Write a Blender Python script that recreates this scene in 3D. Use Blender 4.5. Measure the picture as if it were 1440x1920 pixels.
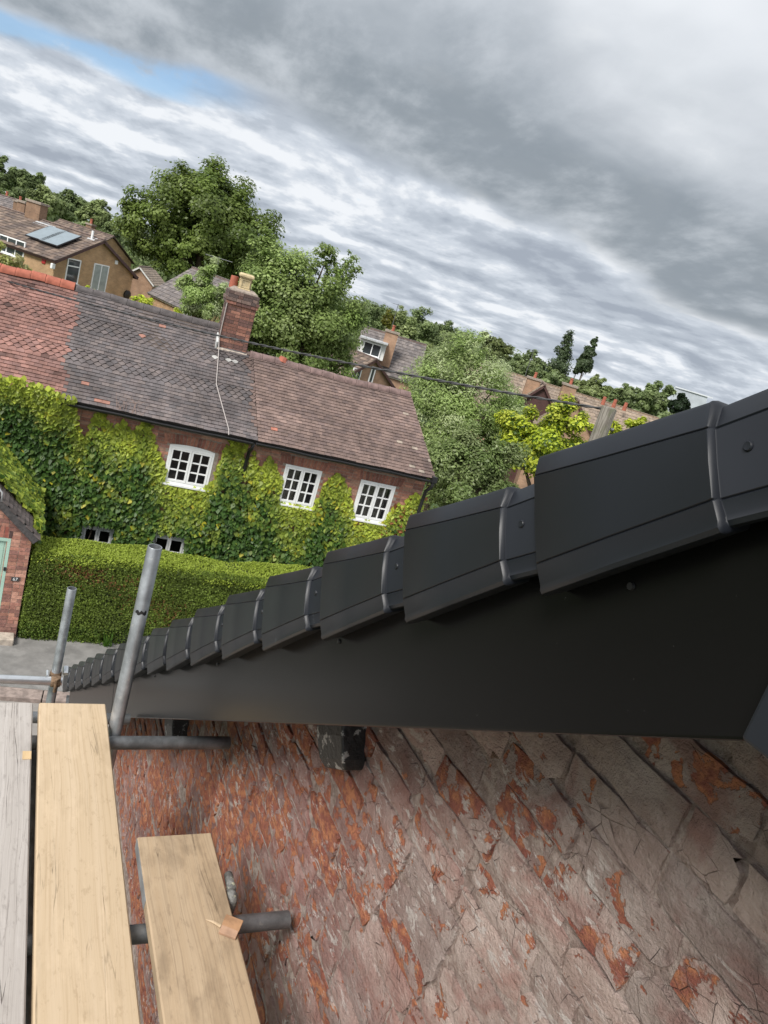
import bpy, math, random
import numpy as np
from mathutils import Matrix, Vector

random.seed(7)
RNG = np.random.default_rng(7)
scene = bpy.context.scene
COL = scene.collection
for o in list(bpy.data.objects):
    bpy.data.objects.remove(o)

# ------------------------------------------------------------------ camera
F, CX, CY, H = 1400.0, 720.0, 960.0, 8.0
VPX, VPY, ROLL = 88.0, 360.0, math.radians(17)
_d = ((CY - VPY) - (CX - VPX) * math.tan(ROLL)) * math.cos(ROLL)
_V = (CX - math.sin(ROLL) * F * F / _d, CY + math.cos(ROLL) * F * F / _d)


def _ray(x, y):
    return np.array([x - CX, y - CY, F], float)


_up = -_ray(*_V); _up /= np.linalg.norm(_up)
_Y = _ray(VPX, VPY); _Y -= _up * _Y.dot(_up); _Y /= np.linalg.norm(_Y)
RW = np.array([np.cross(_Y, _up), _Y, _up])          # world = RW @ (right, down, forward)
CAM = np.array([0.0, 0.0, H])

cd = bpy.data.cameras.new('camera')
cam = bpy.data.objects.new('camera', cd)
COL.objects.link(cam)
m = Matrix.Identity(4)
for i in range(3):
    m[i][0] = RW[i, 0]; m[i][1] = -RW[i, 1]; m[i][2] = -RW[i, 2]; m[i][3] = CAM[i]
cam.matrix_world = m
cd.sensor_fit = 'VERTICAL'; cd.sensor_height = 24.0; cd.lens = 24.0 * F / 1920.0
cd.clip_start = 0.05; cd.clip_end = 3000
scene.camera = cam

# surveying helpers: a sight line through a point of the picture, met with a real plane
def sight(x, y):
    return RW @ _ray(x, y)


def on_z(x, y, z):
    r = sight(x, y); return CAM + r * ((z - H) / r[2])


def on_x(x, y, X):
    r = sight(x, y); return CAM + r * (X / r[0])


def on_y(x, y, Y):
    r = sight(x, y); return CAM + r * (Y / r[1])


def at(x, y, dist):
    r = sight(x, y); return CAM + r / math.hypot(r[0], r[1]) * dist


def proj(p):
    c = RW.T @ (np.asarray(p, float) - CAM)
    return CX + F * c[0] / c[2], CY + F * c[1] / c[2], c[2]


# ------------------------------------------------------------------ light and sky
SUN_AZ, SUN_EL = math.radians(-122), math.radians(48)      # azimuth from +Y towards +X
world = bpy.data.worlds.new('World'); scene.world = world; world.use_nodes = True
wn, wl = world.node_tree.nodes, world.node_tree.links
wn.clear()


def N(nodes, t, **kw):
    n = nodes.new(t)
    for k, v in kw.items():
        setattr(n, k, v)
    return n


w_out = N(wn, 'ShaderNodeOutputWorld')
sky = N(wn, 'ShaderNodeTexSky', sky_type='NISHITA', sun_disc=False)
sky.sun_elevation = SUN_EL; sky.sun_rotation = SUN_AZ; sky.ozone_density = 4.0; sky.dust_density = 0.3
bg_sky = N(wn, 'ShaderNodeBackground'); bg_sky.inputs[1].default_value = 0.05
wl.new(sky.outputs[0], bg_sky.inputs[0])
tc = N(wn, 'ShaderNodeTexCoord')
sx = N(wn, 'ShaderNodeSeparateXYZ'); wl.new(tc.outputs['Generated'], sx.inputs[0])


def wmath(op, a, b=None, c=None, clamp=False):
    n = N(wn, 'ShaderNodeMath', operation=op, use_clamp=clamp)
    for i, v in enumerate((a, b, c)):
        if v is None:
            continue
        if isinstance(v, (int, float)):
            n.inputs[i].default_value = v
        else:
            wl.new(v, n.inputs[i])
    return n.outputs[0]


zz = wmath('ADD', wmath('ABSOLUTE', sx.outputs[2]), 0.20)
px_ = wmath('DIVIDE', sx.outputs[0], zz)
py_ = wmath('DIVIDE', sx.outputs[1], zz)
BAND = math.radians(9)                                    # direction in which the cloud bands run
ca, sa = math.cos(BAND), math.sin(BAND)
along = wmath('ADD', wmath('MULTIPLY', px_, ca), wmath('MULTIPLY', py_, -sa))
across = wmath('ADD', wmath('MULTIPLY', px_, sa), wmath('MULTIPLY', py_, ca))


def wnoise(su, sv, ox, oy, scale, detail, rough, dist):
    c = N(wn, 'ShaderNodeCombineXYZ')
    wl.new(wmath('MULTIPLY_ADD', along, su, ox), c.inputs[0])
    wl.new(wmath('MULTIPLY_ADD', across, sv, oy), c.inputs[1])
    n = N(wn, 'ShaderNodeTexNoise'); n.inputs['Scale'].default_value = scale
    n.inputs['Detail'].default_value = detail; n.inputs['Roughness'].default_value = rough
    n.inputs['Distortion'].default_value = dist
    wl.new(c.outputs[0], n.inputs['Vector'])
    return n.outputs[0]


def wstep(v, a, b, lo=0.0, hi=1.0):
    n = N(wn, 'ShaderNodeMapRange', interpolation_type='SMOOTHSTEP')
    for k, q in (('From Min', a), ('From Max', b), ('To Min', lo), ('To Max', hi)):
        n.inputs[k].default_value = q
    wl.new(v, n.inputs['Value'])
    return n.outputs[0]


def wmix(f, a, b, blend='MIX'):
    n = N(wn, 'ShaderNodeMix', data_type='RGBA', blend_type=blend)
    for i, v in ((0, f), (6, a), (7, b)):
        if isinstance(v, (int, float, tuple)):
            n.inputs[i].default_value = v
        else:
            wl.new(v, n.inputs[i])
    return n.outputs[2]


SOFT_X, SOFT_Y = 5.6, 15.7
soft = wnoise(0.9, 0.9, SOFT_X, SOFT_Y, 1.0, 4, 0.5, 0.3)         # broad shapes
ROLL = (1.0, 0.95, 1.25, 7, 0.56, 0.15)
roll = wnoise(ROLL[0], ROLL[1], 11.7, 2.2, *ROLL[2:])           # rolls of stratocumulus
rol2 = wnoise(ROLL[0], ROLL[1], 11.7, 2.33, *ROLL[2:])          # the same a little further off: gives lit tops, grey bases
puff = wnoise(1.7, 0.9, 5.5, 1.9, 2.7, 8, 0.6, 0.1)             # small billows
C_BRIGHT, C_LIGHT, C_MID, C_DARK = (.84, .87, .91, 1), (.62, .67, .74, 1), (.48, .53, .60, 1), (.265, .305, .345, 1)
rr_ = wmath('ADD', wmath('ADD', wmath('MULTIPLY', roll, .46), wmath('MULTIPLY', puff, .32)),
            wmath('MULTIPLY_ADD', wmath('SUBTRACT', roll, rol2), 1.1, .11))
layer = wmix(wstep(rr_, .37, .47), C_BRIGHT, C_LIGHT)
layer = wmix(wstep(rr_, .46, .56), layer, C_MID)
layer = wmix(wstep(rr_, .55, .70), layer, (.36, .405, .475, 1))
# one broad dark bank lies across the sky, thinning overhead
tt = wmath('ADD', wmath('ADD', across, wmath('MULTIPLY', wmath('SUBTRACT', soft, .5), 1.5)), wmath('MULTIPLY', wmath('SUBTRACT', roll, .5), .45))
bank = wmath('MULTIPLY', wstep(tt, 1.20, 2.15), wstep(tt, 2.55, 2.95, 1.0, 0.0))
belly = wmix(wstep(wmath('ADD', wmath('MULTIPLY', soft, .25), wmath('ADD', wmath('MULTIPLY', roll, .4), wmath('MULTIPLY', puff, .35))), .43, .60), C_DARK, (.56, .60, .645, 1))
over = wmix(wstep(soft, .35, .68), (.86, .89, .93, 1), (.52, .56, .62, 1))
cloud = wmix(wstep(tt, 1.2, 2.2), over, layer)
cloud = wmix(wmath('MULTIPLY', bank, .96), cloud, belly)
# a rift of open sky along the far edge of the bank and a few small gaps between the rolls
gap = wmath('MULTIPLY', wmath('MULTIPLY', wmath('MULTIPLY', wstep(tt, 2.66, 2.84), wstep(tt, 2.92, 3.10, 1.0, 0.0)), wstep(puff, .30, .48)), wstep(along, .20, -.12))
gap2 = wmath('MULTIPLY', wstep(roll, .30, .25), wstep(soft, .54, .62))
gaps = wmath('MULTIPLY', wmath('MAXIMUM', gap, gap2, clamp=True), wstep(sx.outputs[2], .015, .05))
bg_cl = N(wn, 'ShaderNodeBackground'); bg_cl.inputs[1].default_value = 0.375
wl.new(cloud, bg_cl.inputs[0])
mixw = N(wn, 'ShaderNodeMixShader')
wl.new(wmath('MULTIPLY', gaps, .85), mixw.inputs[0]); wl.new(bg_cl.outputs[0], mixw.inputs[1]); wl.new(bg_sky.outputs[0], mixw.inputs[2])
wl.new(mixw.outputs[0], w_out.inputs[0])

sl = bpy.data.lights.new('sun', 'SUN'); sl.energy = 1.5; sl.angle = math.radians(22); sl.color = (1.0, 0.96, 0.9)
sun = bpy.data.objects.new('sun', sl); COL.objects.link(sun)
_sd = Vector((math.sin(SUN_AZ) * math.cos(SUN_EL), math.cos(SUN_AZ) * math.cos(SUN_EL), math.sin(SUN_EL)))
sun.rotation_euler = _sd.to_track_quat('Z', 'Y').to_euler(); sun.location = (0, 0, 60)

vs = scene.view_settings
vs.view_transform = 'Standard'; vs.look = 'None'; vs.gamma = 1.0; vs.use_curve_mapping = False
vs.exposure = 1.5


# ------------------------------------------------------------------ mesh helpers
def srgb(r, g, b):
    f = lambda c: (c / 255 / 12.92) if c / 255 <= 0.04045 else ((c / 255 + 0.055) / 1.055) ** 2.4
    return np.array([f(r), f(g), f(b)])


class MB:
    """collects faces; one build = one mesh object"""
    def __init__(s):
        s.v, s.f, s.c, s.n = [], [], [], 0

    def add(s, verts, faces, col=None):
        verts = np.asarray(verts, float).reshape(-1, 3)
        s.v.append(verts)
        for fc in faces:
            s.f.append([i + s.n for i in fc])
        c = np.ones((len(verts), 3)) if col is None else np.broadcast_to(np.asarray(col, float), (len(verts), 3))
        s.c.append(c); s.n += len(verts)
        return s

    def quadarr(s, verts, k, col):
        """verts (n,k,3): n separate k-gons, col (n,3)"""
        n = len(verts)
        idx = (np.arange(n * k).reshape(n, k) + s.n)
        s.v.append(verts.reshape(-1, 3)); s.f.extend(idx.tolist())
        s.c.append(np.repeat(col, k, axis=0)); s.n += n * k
        return s

    def obox(s, c, ax, ay, az, col=None):
        """box: centre and three half-axis vectors"""
        c, ax, ay, az = [np.asarray(q, float) for q in (c, ax, ay, az)]
        vs_ = [c + i * ax + j * ay + k * az for k in (-1, 1) for j in (-1, 1) for i in (-1, 1)]
        fs = [(0, 2, 3, 1), (4, 5, 7, 6), (0, 1, 5, 4), (2, 6, 7, 3), (0, 4, 6, 2), (1, 3, 7, 5)]
        if np.dot(np.cross(ax, ay), az) < 0:
            fs = [f[::-1] for f in fs]
        return s.add(vs_, fs, col)

    def box(s, x0, x1, y0, y1, z0, z1, col=None):
        return s.obox(((x0 + x1) / 2, (y0 + y1) / 2, (z0 + z1) / 2), ((x1 - x0) / 2, 0, 0), (0, (y1 - y0) / 2, 0), (0, 0, (z1 - z0) / 2), col)

    def loft(s, rings, close=True, caps=True, col=None):
        n = len(rings[0]); vs_ = np.concatenate([np.asarray(r, float) for r in rings]); fs = []
        for i in range(len(rings) - 1):
            for j in range(n if close else n - 1):
                a, b = i * n + j, i * n + (j + 1) % n
                fs.append((a, b, b + n, a + n))
        if caps and close:
            fs.append(tuple(range(n))[::-1]); fs.append(tuple(range((len(rings) - 1) * n, len(rings) * n)))
        return s.add(vs_, fs, col)

    def tube(s, pts, radii, n=8, caps=True, col=None):
        pts = [np.asarray(p, float) for p in pts]
        if np.isscalar(radii):
            radii = [radii] * len(pts)
        rings = []; ref = None
        for i, p in enumerate(pts):
            t = pts[min(i + 1, len(pts) - 1)] - pts[max(i - 1, 0)]
            t /= np.linalg.norm(t) + 1e-12
            if ref is None:
                ref = np.array([0, 0, 1.0]) if abs(t[2]) < 0.9 else np.array([1.0, 0, 0])
            a = np.cross(t, ref); a /= np.linalg.norm(a); b = np.cross(t, a); ref = -b if False else ref
            rings.append([p + radii[i] * (math.cos(q) * a + math.sin(q) * b) for q in np.linspace(0, 2 * math.pi, n, endpoint=False)])
        return s.loft(rings, True, caps, col)

    def pipe(s, p0, p1, ro, ri, n=20, col=None):
        """open tube with a wall"""
        p0, p1 = np.asarray(p0, float), np.asarray(p1, float); t = (p1 - p0) / np.linalg.norm(p1 - p0)
        ref = np.array([0, 0, 1.0]) if abs(t[2]) < 0.9 else np.array([1.0, 0, 0])
        a = np.cross(t, ref); a /= np.linalg.norm(a); b = np.cross(t, a)
        R = lambda p, r: [p + r * (math.cos(q) * a + math.sin(q) * b) for q in np.linspace(0, 2 * math.pi, n, endpoint=False)]
        e = t * 0.0015
        rings = [R(p0 + e * 30, ri), R(p0, ri), R(p0, ro - .001), R(p0 + e, ro), R(p1 - e, ro), R(p1, ro - .001), R(p1, ri), R(p1 - e * 80, ri)]
        return s.loft(rings, True, True, col)

    def prism(s, poly, d, col=None):
        """planar polygon extruded by vector d"""
        poly = np.asarray(poly, float); n = len(poly); d = np.asarray(d, float)
        fs = [tuple(range(n))[::-1], tuple(range(n, 2 * n))] + [(i, (i + 1) % n, n + (i + 1) % n, n + i) for i in range(n)]
        return s.add(np.concatenate([poly, poly + d]), fs, col)

    def build(s, name, mat, parent=None, origin=None, smooth=False, bevel=0, kind=None, auto=None):
        v = np.concatenate(s.v) if s.v else np.zeros((0, 3))
        po = np.array(parent['_o']) if parent is not None else np.zeros(3)
        og = po if origin is None else np.asarray(origin, float)
        me = bpy.data.meshes.new(name)
        me.from_pydata((v - og).tolist(), [], s.f)
        ca_ = me.color_attributes.new('Col', 'FLOAT_COLOR', 'POINT')
        cc = np.ones((len(v), 4)); cc[:, :3] = np.concatenate(s.c)
        ca_.data.foreach_set('color', cc.ravel())
        me.materials.append(mat)
        if smooth:
            me.shade_smooth()
        o = bpy.data.objects.new(name, me); COL.objects.link(o)
        if parent is not None:
            o.parent = parent
        o.location = og - po
        o['_o'] = [float(q) for q in og]
        if bevel:
            b = o.modifiers.new('bevel', 'BEVEL'); b.width = bevel; b.segments = 2; b.limit_method = 'ANGLE'; b.angle_limit = math.radians(40)
        if auto:
            me.shade_smooth()
            try:
                me.set_sharp_from_angle(angle=math.radians(auto))
            except Exception:
                pass
        if kind:
            o['kind'] = kind
        return o


def thing(name, loc, label, cat, group=None):
    o = bpy.data.objects.new(name, None); COL.objects.link(o); o.location = loc
    o.empty_display_size = 0.2
    o['_o'] = [float(q) for q in loc]; tag(o, label, cat, group)
    return o


def tag(o, label, cat=None, group=None):
    o['label'] = label
    if cat:
        o['category'] = cat
    if group:
        o['group'] = group
    return o


def cuts_minus(u0, u1, z0, z1, holes):
    us = sorted({u0, u1, *[min(max(h[i], u0), u1) for h in holes for i in (0, 1)]})
    zs = sorted({z0, z1, *[min(max(h[i], z0), z1) for h in holes for i in (2, 3)]})
    out = []
    for a, b in zip(us, us[1:]):
        for c, d in zip(zs, zs[1:]):
            mu, mz = (a + b) / 2, (c + d) / 2
            if not any(h[0] < mu < h[1] and h[2] < mz < h[3] for h in holes):
                out.append((a, b, c, d))
    return out


# ------------------------------------------------------------------ materials
def material(name):
    mt = bpy.data.materials.new(name); mt.use_nodes = True
    nt = mt.node_tree; nt.nodes.clear()
    out = nt.nodes.new('ShaderNodeOutputMaterial'); p = nt.nodes.new('ShaderNodeBsdfPrincipled')
    nt.links.new(p.outputs[0], out.inputs[0])
    return mt, nt, p, out


class G:
    """small node-graph writer"""
    def __init__(s, nt):
        s.nt = nt

    def n(s, t, ins=None, **kw):
        q = s.nt.nodes.new(t)
        for k, v in kw.items():
            setattr(q, k, v)
        for k, v in (ins or {}).items():
            s.set(q.inputs[k], v)
        return q

    def set(s, sock, v):
        if hasattr(v, 'is_linked') or isinstance(v, bpy.types.NodeSocket):
            s.nt.links.new(v, sock)
        else:
            if isinstance(v, np.ndarray) and len(v) == 3 and sock.type == 'RGBA':
                v = (*v, 1)
            sock.default_value = v

    def noise(s, vec, scale, detail=5, rough=0.55, dist=0.0):
        return s.n('ShaderNodeTexNoise', {'Vector': vec, 'Scale': scale, 'Detail': detail, 'Roughness': rough, 'Distortion': dist}).outputs[0]

    def ramp(s, v, a, b, lo=0.0, hi=1.0):
        return s.n('ShaderNodeMapRange', {'Value': v, 'From Min': a, 'From Max': b, 'To Min': lo, 'To Max': hi}, interpolation_type='SMOOTHSTEP').outputs[0]

    def mix(s, f, a, b, blend='MIX'):
        q = s.nt.nodes.new('ShaderNodeMix'); q.data_type = 'RGBA'; q.blend_type = blend
        s.set(q.inputs[0], f); s.set(q.inputs[6], a); s.set(q.inputs[7], b)
        return q.outputs[2]

    def math(s, op, a, b=0.0, clamp=False):
        return s.n('ShaderNodeMath', {0: a, 1: b}, operation=op, use_clamp=clamp).outputs[0]

    def pos(s, scale=(1, 1, 1), obj=False):
        t = s.n('ShaderNodeTexCoord').outputs['Object'] if obj else s.n('ShaderNodeNewGeometry').outputs['Position']
        return s.n('ShaderNodeMapping', {'Vector': t, 'Scale': scale}).outputs[0]

    def bump(s, h, strength, dist):
        return s.n('ShaderNodeBump', {'Height': h, 'Strength': strength, 'Distance': dist}).outputs[0]


def m_simple(name, col, rough=0.6, var=0.15, scale=8.0, metal=0.0, bump=0.0, bscale=60.0, bdist=0.002, attr=False, spec=0.5, spots=None):
    mt, nt, p, _ = material(name); g = G(nt)
    pos = g.pos()
    base = np.asarray(col, float)
    nz = g.noise(pos, scale, 6, 0.6)
    f = g.ramp(nz, 0.3, 0.7, 1 - var, 1 + var)
    src = g.n('ShaderNodeAttribute', attribute_name='Col').outputs['Color'] if attr else (*base, 1)
    c = g.mix(1.0, src, g.n('ShaderNodeCombineColor', {0: f, 1: f, 2: f}).outputs[0], 'MULTIPLY')
    if attr:
        c = g.mix(1.0, c, (*base, 1), 'MULTIPLY')
    if spots:
        sc, th, scol, amt = spots
        mk = g.math('MULTIPLY', g.ramp(g.noise(pos, sc, 6, 0.65), th, th + 0.06), amt)
        c = g.mix(mk, c, (*scol, 1))
    g.set(p.inputs['Base Color'], c)
    p.inputs['Roughness'].default_value = rough; p.inputs['Metallic'].default_value = metal
    p.inputs['Specular IOR Level'].default_value = spec
    if bump:
        g.set(p.inputs['Normal'], g.bump(g.noise(pos, bscale, 6, 0.6), bump, bdist))
    return mt


def m_leaf(name, trans=0.48, rough=0.42):
    mt, nt, p, out = material(name); g = G(nt)
    c = g.n('ShaderNodeAttribute', attribute_name='Col').outputs['Color']
    g.set(p.inputs['Base Color'], c); p.inputs['Roughness'].default_value = rough
    p.inputs['Specular IOR Level'].default_value = 0.35
    t = g.n('ShaderNodeBsdfTranslucent'); g.set(t.inputs[0], c)
    mx = g.n('ShaderNodeMixShader'); mx.inputs[0].default_value = trans
    nt.links.new(p.outputs[0], mx.inputs[1]); nt.links.new(t.outputs[0], mx.inputs[2]); nt.links.new(mx.outputs[0], out.inputs[0])
    return mt


LEAF = m_leaf('leaf')
HEDGE = m_leaf('hedge_leaf', 0.35, 0.6)
BARK = m_simple('bark', (0.10, 0.075, 0.055), 0.9, 0.35, 6, bump=0.6, bscale=25, bdist=0.02)
BRICKS = m_simple('brick_attr', (1, 1, 1), 0.9, 0.22, 22, attr=True, bump=0.5, bscale=90, bdist=0.004)
TILES = m_simple('tile_attr', (1, 1, 1), 0.85, 0.25, 5, attr=True, bump=0.3, bscale=60, bdist=0.003)
WHITE = m_simple('white_paint', (0.86, 0.87, 0.87), 0.35, 0.05, 3)
MORTAR = m_simple('old_mortar', (0.30, 0.25, 0.21), 0.95, 0.25, 12, bump=0.6, bscale=120, bdist=0.004)
BLACKPIPE = m_simple('black_iron', (0.018, 0.018, 0.02), 0.45, 0.2, 8)
LEAD = m_simple('weathered_lead', (0.42, 0.43, 0.44), 0.6, 0.25, 9)
TERRA = m_simple('terracotta', (0.37, 0.115, 0.072), 0.8, 0.2, 7, bump=0.2)
BUFF = m_simple('buff_clay', (0.52, 0.42, 0.25), 0.85, 0.3, 6, bump=0.3, spots=(9, 0.56, (0.16, 0.14, 0.11), 0.7))
GALV = m_simple('galvanised_steel', (0.40, 0.42, 0.44), 0.42, 0.28, 14, metal=0.75, bump=0.15, bscale=40, spots=(30, 0.62, (0.62, 0.62, 0.58), 0.6))
GALVOLD = m_simple('dull_steel', (0.20, 0.21, 0.22), 0.5, 0.3, 18, metal=0.6, bump=0.2, bscale=70, spots=(40, 0.63, (0.34, 0.33, 0.31), 0.6))
GALVNEW = m_simple('bright_steel', (0.68, 0.70, 0.72), 0.32, 0.12, 12, metal=0.8, bump=0.1, bscale=40)
RUST = m_simple('rusty_fitting', (0.20, 0.13, 0.08), 0.8, 0.4, 40, metal=0.3, bump=0.6, bscale=90, bdist=0.004)


def glass_mat():
    mt, nt, p, out = material('window_glass'); nt.nodes.remove(p)
    tr = nt.nodes.new('ShaderNodeBsdfTransparent'); tr.inputs[0].default_value = (.78, .82, .82, 1)
    gl = nt.nodes.new('ShaderNodeBsdfGlossy'); gl.inputs['Roughness'].default_value = .03
    fr = nt.nodes.new('ShaderNodeFresnel'); fr.inputs[0].default_value = 1.9
    mx = nt.nodes.new('ShaderNodeMixShader')
    nt.links.new(fr.outputs[0], mx.inputs[0]); nt.links.new(tr.outputs[0], mx.inputs[1]); nt.links.new(gl.outputs[0], mx.inputs[2]); nt.links.new(mx.outputs[0], out.inputs[0])
    return mt


GLASS = glass_mat()
GLASSFAR = m_simple('far_glass', (0.05, 0.06, 0.065), 0.06, 0.2, 1.0, spec=0.8)
ROOM = m_simple('dark_room', (0.15, 0.14, 0.13), 0.95)
CURTAIN = m_simple('curtain', (0.55, 0.50, 0.42), 0.9, 0.2, 10)


# ------------------------------------------------------------------ ground, road, pavement
def ground_z(x, y):
    d = np.hypot(x, y)
    k = np.clip((np.asarray(x) + 6) / 22, 0, 1)
    return -np.clip((d - 26) * 0.085, 0, 7.0) * (0.15 + 0.85 * k) - np.clip(d - 330, 0, None) * 0.027


def build_ground():
    mt, nt, p, _ = material('meadow'); g = G(nt); pos = g.pos()
    a = g.ramp(g.noise(pos, 0.35, 6, 0.6), 0.35, 0.65); b = g.ramp(g.noise(pos, 6.0, 6, 0.6), 0.3, 0.7)
    c = g.mix(a, (0.045, 0.085, 0.02, 1), (0.085, 0.10, 0.035, 1)); c = g.mix(g.math('MULTIPLY', b, 0.5), c, (0.03, 0.05, 0.015, 1))
    g.set(p.inputs['Base Color'], c); p.inputs['Roughness'].default_value = 0.95
    g.set(p.inputs['Normal'], g.bump(g.noise(pos, 14, 5, 0.6), 0.6, 0.05))
    rs = np.concatenate([[0], np.linspace(4, 130, 34), [180, 260, 420, 800, 1600, 2600]])
    n = 72; mb = MB(); vs_ = [(0, 0, -0.14)]
    for r in rs[1:]:
        for q in np.linspace(0, 2 * math.pi, n, endpoint=False):
            x, y = r * math.cos(q), r * math.sin(q)
            vs_.append((x, y, float(ground_z(x, y)) - 0.14))
    fs = [(0, 1 + j, 1 + (j + 1) % n) for j in range(n)]
    for i in range(len(rs) - 2):
        for j in range(n):
            a0, b0 = 1 + i * n + j, 1 + i * n + (j + 1) % n
            fs.append((a0, a0 + n, b0 + n, b0))
    o = mb.add(vs_, fs).build('ground', mt, smooth=True, kind='structure')
    tag(o, 'grassy ground of the gardens stretching to the far trees')


build_ground()

# the cottage stands square to the street: u along its front, v to the back
CA = math.radians(6.5)
CU = np.array([math.cos(CA), -math.sin(CA), 0]); CV = np.array([math.sin(CA), math.cos(CA), 0]); CO = np.array([4.0, 16.0, 0])
ZUP = np.array([0, 0, 1.0])


def cot(u, v, z):
    return CO + u * CU + v * CV + z * ZUP


def on_front(x, y, v=0.0):
    r = sight(x, y); t = (CO.dot(CV) + v) / r.dot(CV); q = CAM + r * t - CO
    return q.dot(CU), q[2]


def street():
    tar = m_simple('tarmac', (0.20, 0.193, 0.185), 0.9, 0.22, 3, bump=0.5, bscale=160, bdist=0.004, spots=(1.6, 0.55, (0.27, 0.26, 0.25), 0.6))
    road = m_simple('road_surface', (0.27, 0.25, 0.23), 0.9, 0.18, 2.2, bump=0.5, bscale=140, bdist=0.005)
    stone = m_simple('kerb_stone', (0.27, 0.215, 0.19), 0.9, 0.3, 9, bump=0.5, bscale=60, bdist=0.006)
    mb = MB()
    mb.prism([cot(-30, -9.3, -.10), cot(30, -9.3, -.10), cot(30, -4.42, -.10), cot(-30, -4.42, -.10)], (0, 0, 0.02))
    tag(mb.build('road', road, kind='structure'), 'pale worn road between the kerb and the house')
    mb = MB()
    mb.prism([cot(-30, -4.12, -.10), cot(30, -4.12, -.10), cot(30, -2.0, -.10), cot(-30, -2.0, -.10)], (0, 0, 0.10))
    tag(mb.build('pavement', tar, kind='structure'), 'grey tarmac pavement in front of the hedge and porch')
    mb = MB()
    mb.prism([cot(-30, -12.5, -.10), cot(30, -12.5, -.10), cot(30, -9.3, -.10), cot(-30, -9.3, -.10)], (0, 0, 0.10))
    tag(mb.build('pavement', tar, kind='structure'), 'grey tarmac pavement at the foot of the scaffolded house')
    root = bpy.data.objects.new('kerb', None); COL.objects.link(root); root['kind'] = 'structure'; root['_o'] = [0, 0, 0]
    tag(root, 'row of weathered kerb stones along the far pavement')
    for i in range(12):
        u0 = -7 + i * 0.92
        b = MB().obox(cot(u0 + .45, -4.27, -0.05), CU * 0.452, CV * 0.146, ZUP * (0.055 + random.uniform(-.003, .003)))
        b.build('kerb_stone', stone, root, bevel=0.015)


street()

# ------------------------------------------------------------------ the near house: gable wall, verge, bargeboard
TH = math.atan(0.695)
SD = np.array([0, math.cos(TH), -math.sin(TH)]); ND = np.array([0, math.sin(TH), math.cos(TH)])   # down the slope, off the slope
XW = 0.93


def sl_pt(x, s, n):
    return np.array([x, 0, H]) + s * SD + n * ND


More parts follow.
